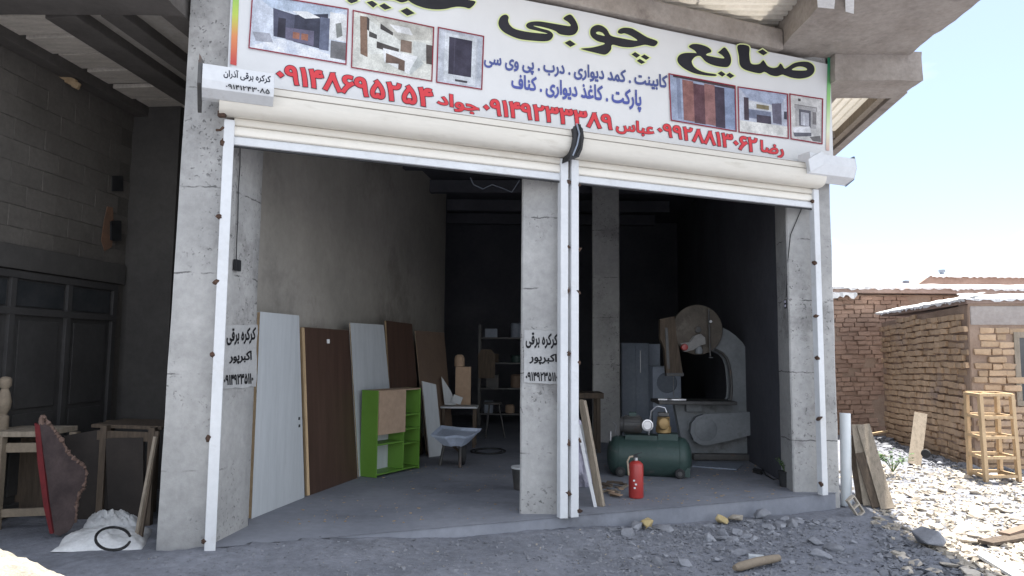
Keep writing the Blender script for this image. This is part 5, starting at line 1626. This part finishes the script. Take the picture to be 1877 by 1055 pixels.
# grey plaster patches, slightly proud
mb = MB()
for (t0, t1, z0, z1) in ((0.02, .95, 2.10, 2.40),):
    mb.obox(HC + HV * t0 - HU * .03 + Z * z0, HV * (t1 - t0), HU * .05, Z * (z1 - z0))
mb.build('plaster_patch', greyplaster, wB, bevel=.02)
# window with grey frame
WI = MB().obox(HC + HV * .66 - HU * .015 + Z * .88, HV * 1.05, HU * .05, Z * 1.1).build('window', glassd, HUT)
for a, b, c, d in ((.62, 1.75, 1.90, 1.99), (.62, 1.75, .84, .92), (.62, .70, .92, 1.90), (1.67, 1.75, .92, 1.90), (1.14, 1.20, .92, 1.90)):
    MB().obox(HC + HV * a - HU * .045 + Z * c, HV * (b - a), HU * .06, Z * (d - c)).build('window_frame', woodg, WI, bevel=.006)
for k in range(0):
    t0 = .78 + k * .12
    MB().tube([HC + HV * (t0 + .10 * math.sin(i * .6 + k)) - HU * .06 + Z * (.95 + i * .07) for i in range(13)], .012, 6).build('window_grille', steel, WI, smooth=True)
# roof: mud slab with white sheeting hanging over its edge
MB().obox(HC - HV * .03 - HU * .03 + Z * (ztop + .02), HU * 4.05, HV * 3.7, Z * .09).build('roof_slab', mudplaster, HUT, bevel=.02)
def ragged(o, u, length, out, z, w0, th, seed, m, parent, name='roof_sheeting'):
    r = random.Random(seed)
    n = int(length / .06)
    vs_, fs2 = [], []
    for i in range(n + 1):
        t = length * i / n
        a = o + u * t + out * (r.uniform(.0, .05)) + Z * (z + noise.noise(V((t * 3, seed, 0))) * .02)
        b = o + u * t - out * w0 + Z * (z + .05 + w0 * .16 + noise.noise(V((t * 3, seed, 5))) * .02)
        c = a - Z * (th * r.uniform(.4, 1.4))
        vs_ += [b, a, c]
    for i in range(n):
        for k in range(2):
            fs2.append((i * 3 + k, i * 3 + k + 1, i * 3 + 3 + k + 1, i * 3 + 3 + k))
    return MB().add(vs_, fs2).build(name, m, parent)
ragged(HC - HV * .05 - HU * .05, HU, 4.2, -HV, ztop + .10, .3, .05, 3, tarp, HUT)
ragged(HC - HV * .05 - HU * .05, HV, 3.6, -HU, ztop + .10, .3, .04, 4, tarp, HUT)
# house behind
HOU = thing('brick_house', 'old brown brick house behind the tan hut with mud roof', 'building', V((7.1, 15.7, 0)))
wC = wallface(HOU, V((6.4, 15.75, 0)), V((1, 0.02, 0)).normalized(), 8.5, -.2, lambda t: 2.95 + .03 * math.sin(t), V((0.02, -1, 0)).normalized(), bvar2, limit=180, seed=6, course=.10,
              skip=lambda t, z, r: (t > 1.9 and z < 2.3) or noise.noise(V((t * 1.3, z * 1.7, 77))) > .22)
MB().box(6.3, 15.2, 15.6, 19.5, 2.98, 3.08).build('roof_edge', mudplaster, HOU, bevel=.02)
ragged(V((6.35, 15.6, 0)), V((1, 0, 0)), 8.0, V((0, -1, 0)), 3.11, .4, .05, 8, tarp, HOU)
ragged(V((6.5, 15.59, 0)), V((1, 0, 0)), 1.1, V((0, -1, 0)), 2.97, .1, .10, 9, tarp, HOU)
# raised mud roof at the back
a = D(1650, 530, 18.0); b = D(1706, 507, 18.0)
pl = [V((a.x, 18, 3.05)), V((b.x, 18, b.z)), V((16, 18, b.z + .05)), V((16, 18, 3.05))]
MB().prism(pl, V((0, 4, 0))).build('upper_wall', mudplaster, HOU, bevel=.03)
ragged(V((b.x, 17.97, 0)), V((1, 0, 0)), 6.5, V((0, -1, 0)), b.z + .02, .3, .04, 10, tarp, HOU)
for px, py0, py1 in ((1727, 494, 507), (1661, 514, 528)):
    p, q = D(px, py1, 18.2), D(px, py0, 18.2)
    MB().lathe([(.05, 0), (.05, (q - p).z * .6), (.08, (q - p).z * .62), (.08, (q - p).z)], p, Z, 12).build('roof_pipe', greycab, HOU)

# ------------------------------------------------------------------ things in the yard on the right
def plank(name, label, a, b, w, t, m, cat='plank', twist=0.0, **k):
    mb = MB().bar(a, b, w, t, up=V((math.sin(twist), math.cos(twist), 0.15)))
    return solo(mb, name, m, label, cat, bevel=.004, **k)
# white pipe against the right column
py_ = 8.75
f = D(1552, 932, py_); tpp = D(1549, 757, py_ + .02)
solo(MB().tube([V((f.x, f.y, gz(f.x, f.y) + .01)), tpp], .063, 20), 'plastic_pipe', pvc, 'thick white plastic pipe standing against the right column', 'pipe', smooth=True)
for i, (a, b, yb, yt_, w, m, lab) in enumerate((
        ((1592, 940), (1569, 778), 8.5, 8.85, .11, woodg, 'weathered plank leaning next to the white pipe'),
        ((1628, 948), (1582, 778), 8.35, 8.8, .145, woodg, 'widest weathered plank leaning outermost on the right column'),
        ((1580, 945), (1561, 800), 8.6, 8.95, .10, woodd, 'dark plank leaning closest behind the white pipe'),
        ((1608, 950), (1575, 830), 8.42, 8.7, .10, woodd, 'short dark plank between the weathered ones'))):
    p = D(*a, yb); p.z = gz(p.x, p.y) + .01
    plank('timber_plank', lab, p, D(*b, yt_), w, .035, m, twist=.3)
# hollow clay block
hb = D(1568, 940, 8.15); hb.z = gz(hb.x, hb.y) + .1
R = Matrix.Rotation(.25, 3, 'Z') @ Matrix.Rotation(.95, 3, 'Y')
mb = MB()
for dx in (-.11, .0, .11):
    mb.cbox(hb + Z * .0 + R @ V((dx, 0, 0)), .016, .05, .082, R)
for dz in (-.047, .047):
    mb.cbox(hb + Z * .0 + R @ V((0, 0, dz)), .236, .05, .013, R)
solo(mb, 'hollow_block', stonew, 'small hollow block propped at the foot of the white pipe', 'block')
# plank against the hut wall
p0, p1 = D(1676, 851, 11.6), D(1688, 757, 11.95)
p0.z = gz(p0.x, p0.y) + .01
plank('timber_plank', 'broad pale plank leaning on the brick hut wall', p0, p1, .19, .03, woodg, twist=.5)
# rack frame
RKF = thing('timber_rack', 'open pale timber lattice rack standing before the brick hut', 'rack', D(1822, 885, 10.3))
yn, yf = 10.1, 10.55
corner = {'a': (D(1771, 719, yf), D(1778, 875, yf)), 'b': (D(1796, 722, yn), D(1808, 889, yn)), 'c': (D(1854, 724, yn), D(1868, 882, yn)), 'd': (D(1827, 721, yf), D(1834, 868, yf))}
zg = {}
for k, (t_, f_) in corner.items():
    f_.z = gz(f_.x, f_.y) + .0
    t_.z = D(1800, 720, 10.3).z
    MB().bar(f_, t_, .065, .05).build('post', wood, RKF, bevel=.004)
for i, fr in enumerate((.985, .73, .50, .27, .06)):
    P = {k: f_.lerp(t_, fr) for k, (t_, f_) in corner.items()}
    for j, (m, n) in enumerate((('a', 'b'), ('b', 'c'), ('c', 'd'), ('d', 'a'))):
        MB().bar(P[m] + Z * .004 * j, P[n] + Z * .004 * j, .05, .04).build('rail', wood, RKF, bevel=.004)
P = {k: f_.lerp(t_, .985) for k, (t_, f_) in corner.items()}
MB().bar(P['b'].lerp(P['c'], .5) + Z * -.0, P['a'].lerp(P['d'], .5), .04, .034).build('rail', wood, RKF, bevel=.004)
# small things on the yard
p = D(1697, 831, 11.5)
solo(MB().lathe([(.03, -.02), (.06, -.02), (.07, 0), (.06, .02), (.03, .02)], p, V((-.8, -1, .1)), 18), 'rubber_ring', rubber, 'small black ring hanging on the hut wall beside the plank', 'ring', smooth=True)
plank('stick', 'thin pale stick lying against the shaded house wall', D(1585, 797, 14.3), D(1627, 790, 14.4), .04, .03, wood, 'stick')
plank('stick', 'thin grey stick lying low before the house wall', D(1612, 832, 12.6), D(1645, 842, 12.5), .03, .03, woodg, 'stick')
pb_ = G(1637, 865, -.08)
PLT = thing('weed_plant', 'small green weed growing in the sunlit rubble by the planks', 'plant', pb_)
lf, stm = leaves(pb_, 26, .30, .28, .045, 9)
lf.build('leaves', leafm, PLT); stm.build('stems', leafm, PLT)
def lying(name, label, a, b, w, t, m, cat, up=.0):
    A, B = G(*a, -.1), G(*b, -.1)
    A.z, B.z = gz(A.x, A.y) + t / 2 + up, gz(B.x, B.y) + t / 2 + up
    return solo(MB().bar(A, B, w, t), name, m, label, cat, bevel=.003)
lying('white_board', 'long white board lying in the sun at the lower right', (1795, 1000), (1890, 1052), .12, .03, whitemel, 'board', .03)
lying('timber_plank', 'dark plank lying half buried in the sunlit rubble at the right edge', (1805, 982), (1895, 966), .14, .03, woodd, 'plank', .03)
lying('timber_plank', 'brown plank lying at the far right behind the dark one', (1840, 970), (1900, 955), .10, .03, brownlight, 'plank', .05)
A, B = G(1346, 1030, -.1), G(1427, 1009, -.1)
A.z, B.z = gz(A.x, A.y) + .045, gz(B.x, B.y) + .05
solo(MB().tube([A, A.lerp(B, .1), A.lerp(B, .5) + Z * .008, A.lerp(B, .92), B], [.022, .036, .037, .033, .028], 10), 'round_stick', woodpale, 'pale broken stick lying on the rubble in front of the step', 'stick', smooth=True)
lying('white_block', 'small white block lying next to the broken stick', (1372, 1008), (1400, 1010), .075, .06, whitemel, 'block', .01)

# ------------------------------------------------------------------ rubble
hulls = []
for k in range(10):
    bm = bmesh.new()
    r = random.Random(k + 100)
    for i in range(13):
        d = V((r.gauss(0, 1), r.gauss(0, 1), r.gauss(0, 1))).normalized()
        bm.verts.new(V((d.x * r.uniform(.7, 1), d.y * r.uniform(.5, .85), d.z * r.uniform(.3, .6))))
    res = bmesh.ops.convex_hull(bm, input=bm.verts)
    bmesh.ops.delete(bm, geom=[e for e in res['geom_interior'] if isinstance(e, bmesh.types.BMVert)], context='VERTS')
    bmesh.ops.bevel(bm, geom=list(bm.edges), offset=.04, segments=1, affect='EDGES')
    me = bpy.data.meshes.new('stone')
    bm.to_mesh(me); bm.free()
    me.materials.append(stonem)
    hulls.append(me)
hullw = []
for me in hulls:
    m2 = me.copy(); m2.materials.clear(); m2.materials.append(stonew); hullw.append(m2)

def stone(p, s, me, label, group=None, name='stone', flat_=1.0):
    o = inst(name, me, None, V((p.x, p.y, gz(p.x, p.y) + s * .12 * flat_)), (rnd.uniform(-.35, .35), rnd.uniform(-.35, .35), rnd.uniform(0, 6.3)), (s, s, s * flat_))
    return tag(o, label, 'stone', group)

def onstep(px, py, zz=-.17):
    return G(px, py, zz)
cnt = 0
for i in range(130):                         # rubble drift before the right shop
    px = rnd.gauss(1330, 130); py = 950 + abs(rnd.gauss(0, 34))
    if not (1060 < px < 1620 and 948 < py < 1060): continue
    p = onstep(px, py)
    if (p - FA).dot(FN) < .22: continue
    stone(p, rnd.choice((.035, .045, .055, .07, .09, .11)) * rnd.uniform(.8, 1.15), rnd.choice(hulls), 'loose grey rubble stone in the drift before the right shop step', 'grey rubble before the step', flat_=rnd.uniform(.6, 1))
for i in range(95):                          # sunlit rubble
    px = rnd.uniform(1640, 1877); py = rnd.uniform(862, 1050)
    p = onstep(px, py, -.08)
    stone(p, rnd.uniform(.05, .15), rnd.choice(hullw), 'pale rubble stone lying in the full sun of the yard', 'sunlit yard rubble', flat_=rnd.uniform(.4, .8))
for i in range(70):                          # debris along the hut
    t = rnd.uniform(-.3, 3.6)
    q = (HC + HU * t - HV * rnd.uniform(.05, .5)) if rnd.random() < .5 else (HC + HV * rnd.uniform(-.3, 2.2) - HU * rnd.uniform(.05, .7))
    stone(q, rnd.uniform(.06, .17), rnd.choice(hulls), 'grey debris stone heaped along the foot of the brick hut', 'debris along the hut', flat_=rnd.uniform(.6, 1))
def special(px, py, s, m, label, name='stone', fl=.9, zz=-.17):
    me = rnd.choice(hulls).copy(); me.materials.clear(); me.materials.append(m)
    p = onstep(px, py, zz)
    if (p - FA).dot(FN) < .3 and zz < -.15: p = FW(FS(FP(px, py, .1)), 0, .10 + s * .8)
    o = stone(p, s, me, label, None, name, fl)
    o.location.z += s * .28
    return o
special(1155, 952, .13, stonem, 'pale grey concrete chunk resting against the step near the centre', 'concrete_chunk')
special(1172, 962, .15, yellowst, 'larger yellowish brick lump before the step near the extinguisher', 'brick_lump')
special(1312, 948, .12, yellowst, 'yellowish brick piece lying before the middle of the step', 'brick_lump')
special(1338, 943, .11, stonew, 'beige stone touching the yellowish brick piece at the step', 'stone')
special(1384, 948, .14, stonem, 'rounded grey stone alone before the right half of the step', 'stone')
special(1700, 985, .22, stonem, 'large grey rock at the edge of the shadow on the right', 'rock', 1.0, -.1)
pr_ = G(1375, 1092, -.16)
solo(blob(V((pr_.x, pr_.y, gz(pr_.x, pr_.y) - .03)), .2, .13, .10, .35, 4, 1.6, 12), 'tan_rock', tanrock, 'tan and brown rock cut off by the lower picture edge', 'rock', smooth=True)

# fine gravel, uncountable
mb = MB()
low = []
for k in range(6):
    bm = bmesh.new()
    r = random.Random(k + 300)
    for i in range(7):
        d = V((r.gauss(0, 1), r.gauss(0, 1), r.gauss(0, 1))).normalized()
        bm.verts.new(V((d.x, d.y * .8, d.z * .55)))
    res = bmesh.ops.convex_hull(bm, input=bm.verts)
    bm.verts.index_update()
    low.append(([v.co.copy() for v in bm.verts], [tuple(v.index for v in f.verts) for f in bm.faces]))
    bm.free()
def pebble(x, y, s, mi):
    vs_, fs2 = rnd.choice(low)
    M = Matrix.Rotation(rnd.uniform(0, 6.3), 3, 'Z') @ Matrix.Rotation(rnd.uniform(-.5, .5), 3, 'X')
    c = V((x, y, gz(x, y) + s * .06))
    mb.add([c + M @ (v * s) for v in vs_], fs2, mi)
for i in range(5200):
    px = rnd.gauss(1320, 170); py = 950 + abs(rnd.gauss(0, 55))
    if not (380 < px < 1800 and py < 1075): continue
    p = onstep(px, py)
    if (p - FA).dot(FN) < .12: continue
    pebble(p.x, p.y, rnd.uniform(.006, .026) * rnd.choice((.7, .8, 1.3)), 0)
for i in range(1500):
    p = onstep(rnd.uniform(250, 1300), rnd.uniform(960, 1075), -.1)
    if (p - FA).dot(FN) < .12: continue
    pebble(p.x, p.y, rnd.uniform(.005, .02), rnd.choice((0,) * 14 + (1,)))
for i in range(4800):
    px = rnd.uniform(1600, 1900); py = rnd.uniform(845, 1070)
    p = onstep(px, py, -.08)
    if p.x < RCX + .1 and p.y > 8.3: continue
    pebble(p.x, p.y, .012 + .06 * rnd.random() ** 2.5, 1 if p.x > 3.9 else 0)  # pebbles change to the sunlit-looking colour past the shadow edge
for i in range(1500):
    t = rnd.uniform(-.6, 3.9)
    q = (HC + HU * t - HV * abs(rnd.gauss(0, .35))) if rnd.random() < .55 else (HC + HV * rnd.uniform(-.5, 2.6) - HU * abs(rnd.gauss(0, .5)))
    pebble(q.x, q.y, rnd.uniform(.02, .06), 0)
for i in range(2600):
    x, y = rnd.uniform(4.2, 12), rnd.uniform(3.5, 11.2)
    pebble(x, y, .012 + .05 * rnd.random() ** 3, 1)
for i in range(1500):
    x, y = rnd.uniform(-2.4, 4.2), rnd.uniform(3.0, 6.6)
    pebble(x, y, .006 + .03 * rnd.random() ** 3, 0)
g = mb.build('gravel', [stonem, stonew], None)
tag(g, 'loose grey gravel and rubble chips scattered over the dirt before the shop', 'gravel', kind='stuff')

# cable trailing over the right shop floor
mb = MB().tube([G(x, y) + Z * .012 for x, y in ((1386, 850), (1396, 858), (1404, 872), (1418, 880), (1432, 878), (1444, 870))], .008, 6)
solo(mb, 'power_cable', wire, 'thin black power cable trailing on the floor towards the right pier', 'cable')

# wood shavings and dust specks on the shop floors
mb = MB()
r = random.Random(77)
for i in range(520):
    x, y = (r.uniform(470, 950), 850 + 110 * r.random() ** 1.4) if i % 2 else (r.uniform(1090, 1440), 850 + 75 * r.random())
    p = G(x, y)
    if (p - FA).dot(FN) > -.03: continue
    if p.x < W0.x + .35 + (p.y - W0.y) * .14: continue
    a = r.uniform(0, 6.3); l = r.uniform(.004, .022) * r.choice((.6, 1, 1.6)); w = l * r.uniform(.3, .7)
    d = V((math.cos(a), math.sin(a), 0)) * l; e = V((-math.sin(a), math.cos(a), 0)) * w
    mb.obox(p + Z * .0015, d, e, Z * r.uniform(.002, .006))
tag(mb.build('wood_shavings', chip, None), 'pale wood chips and shavings strewn over the cement floor', 'shavings', kind='stuff')
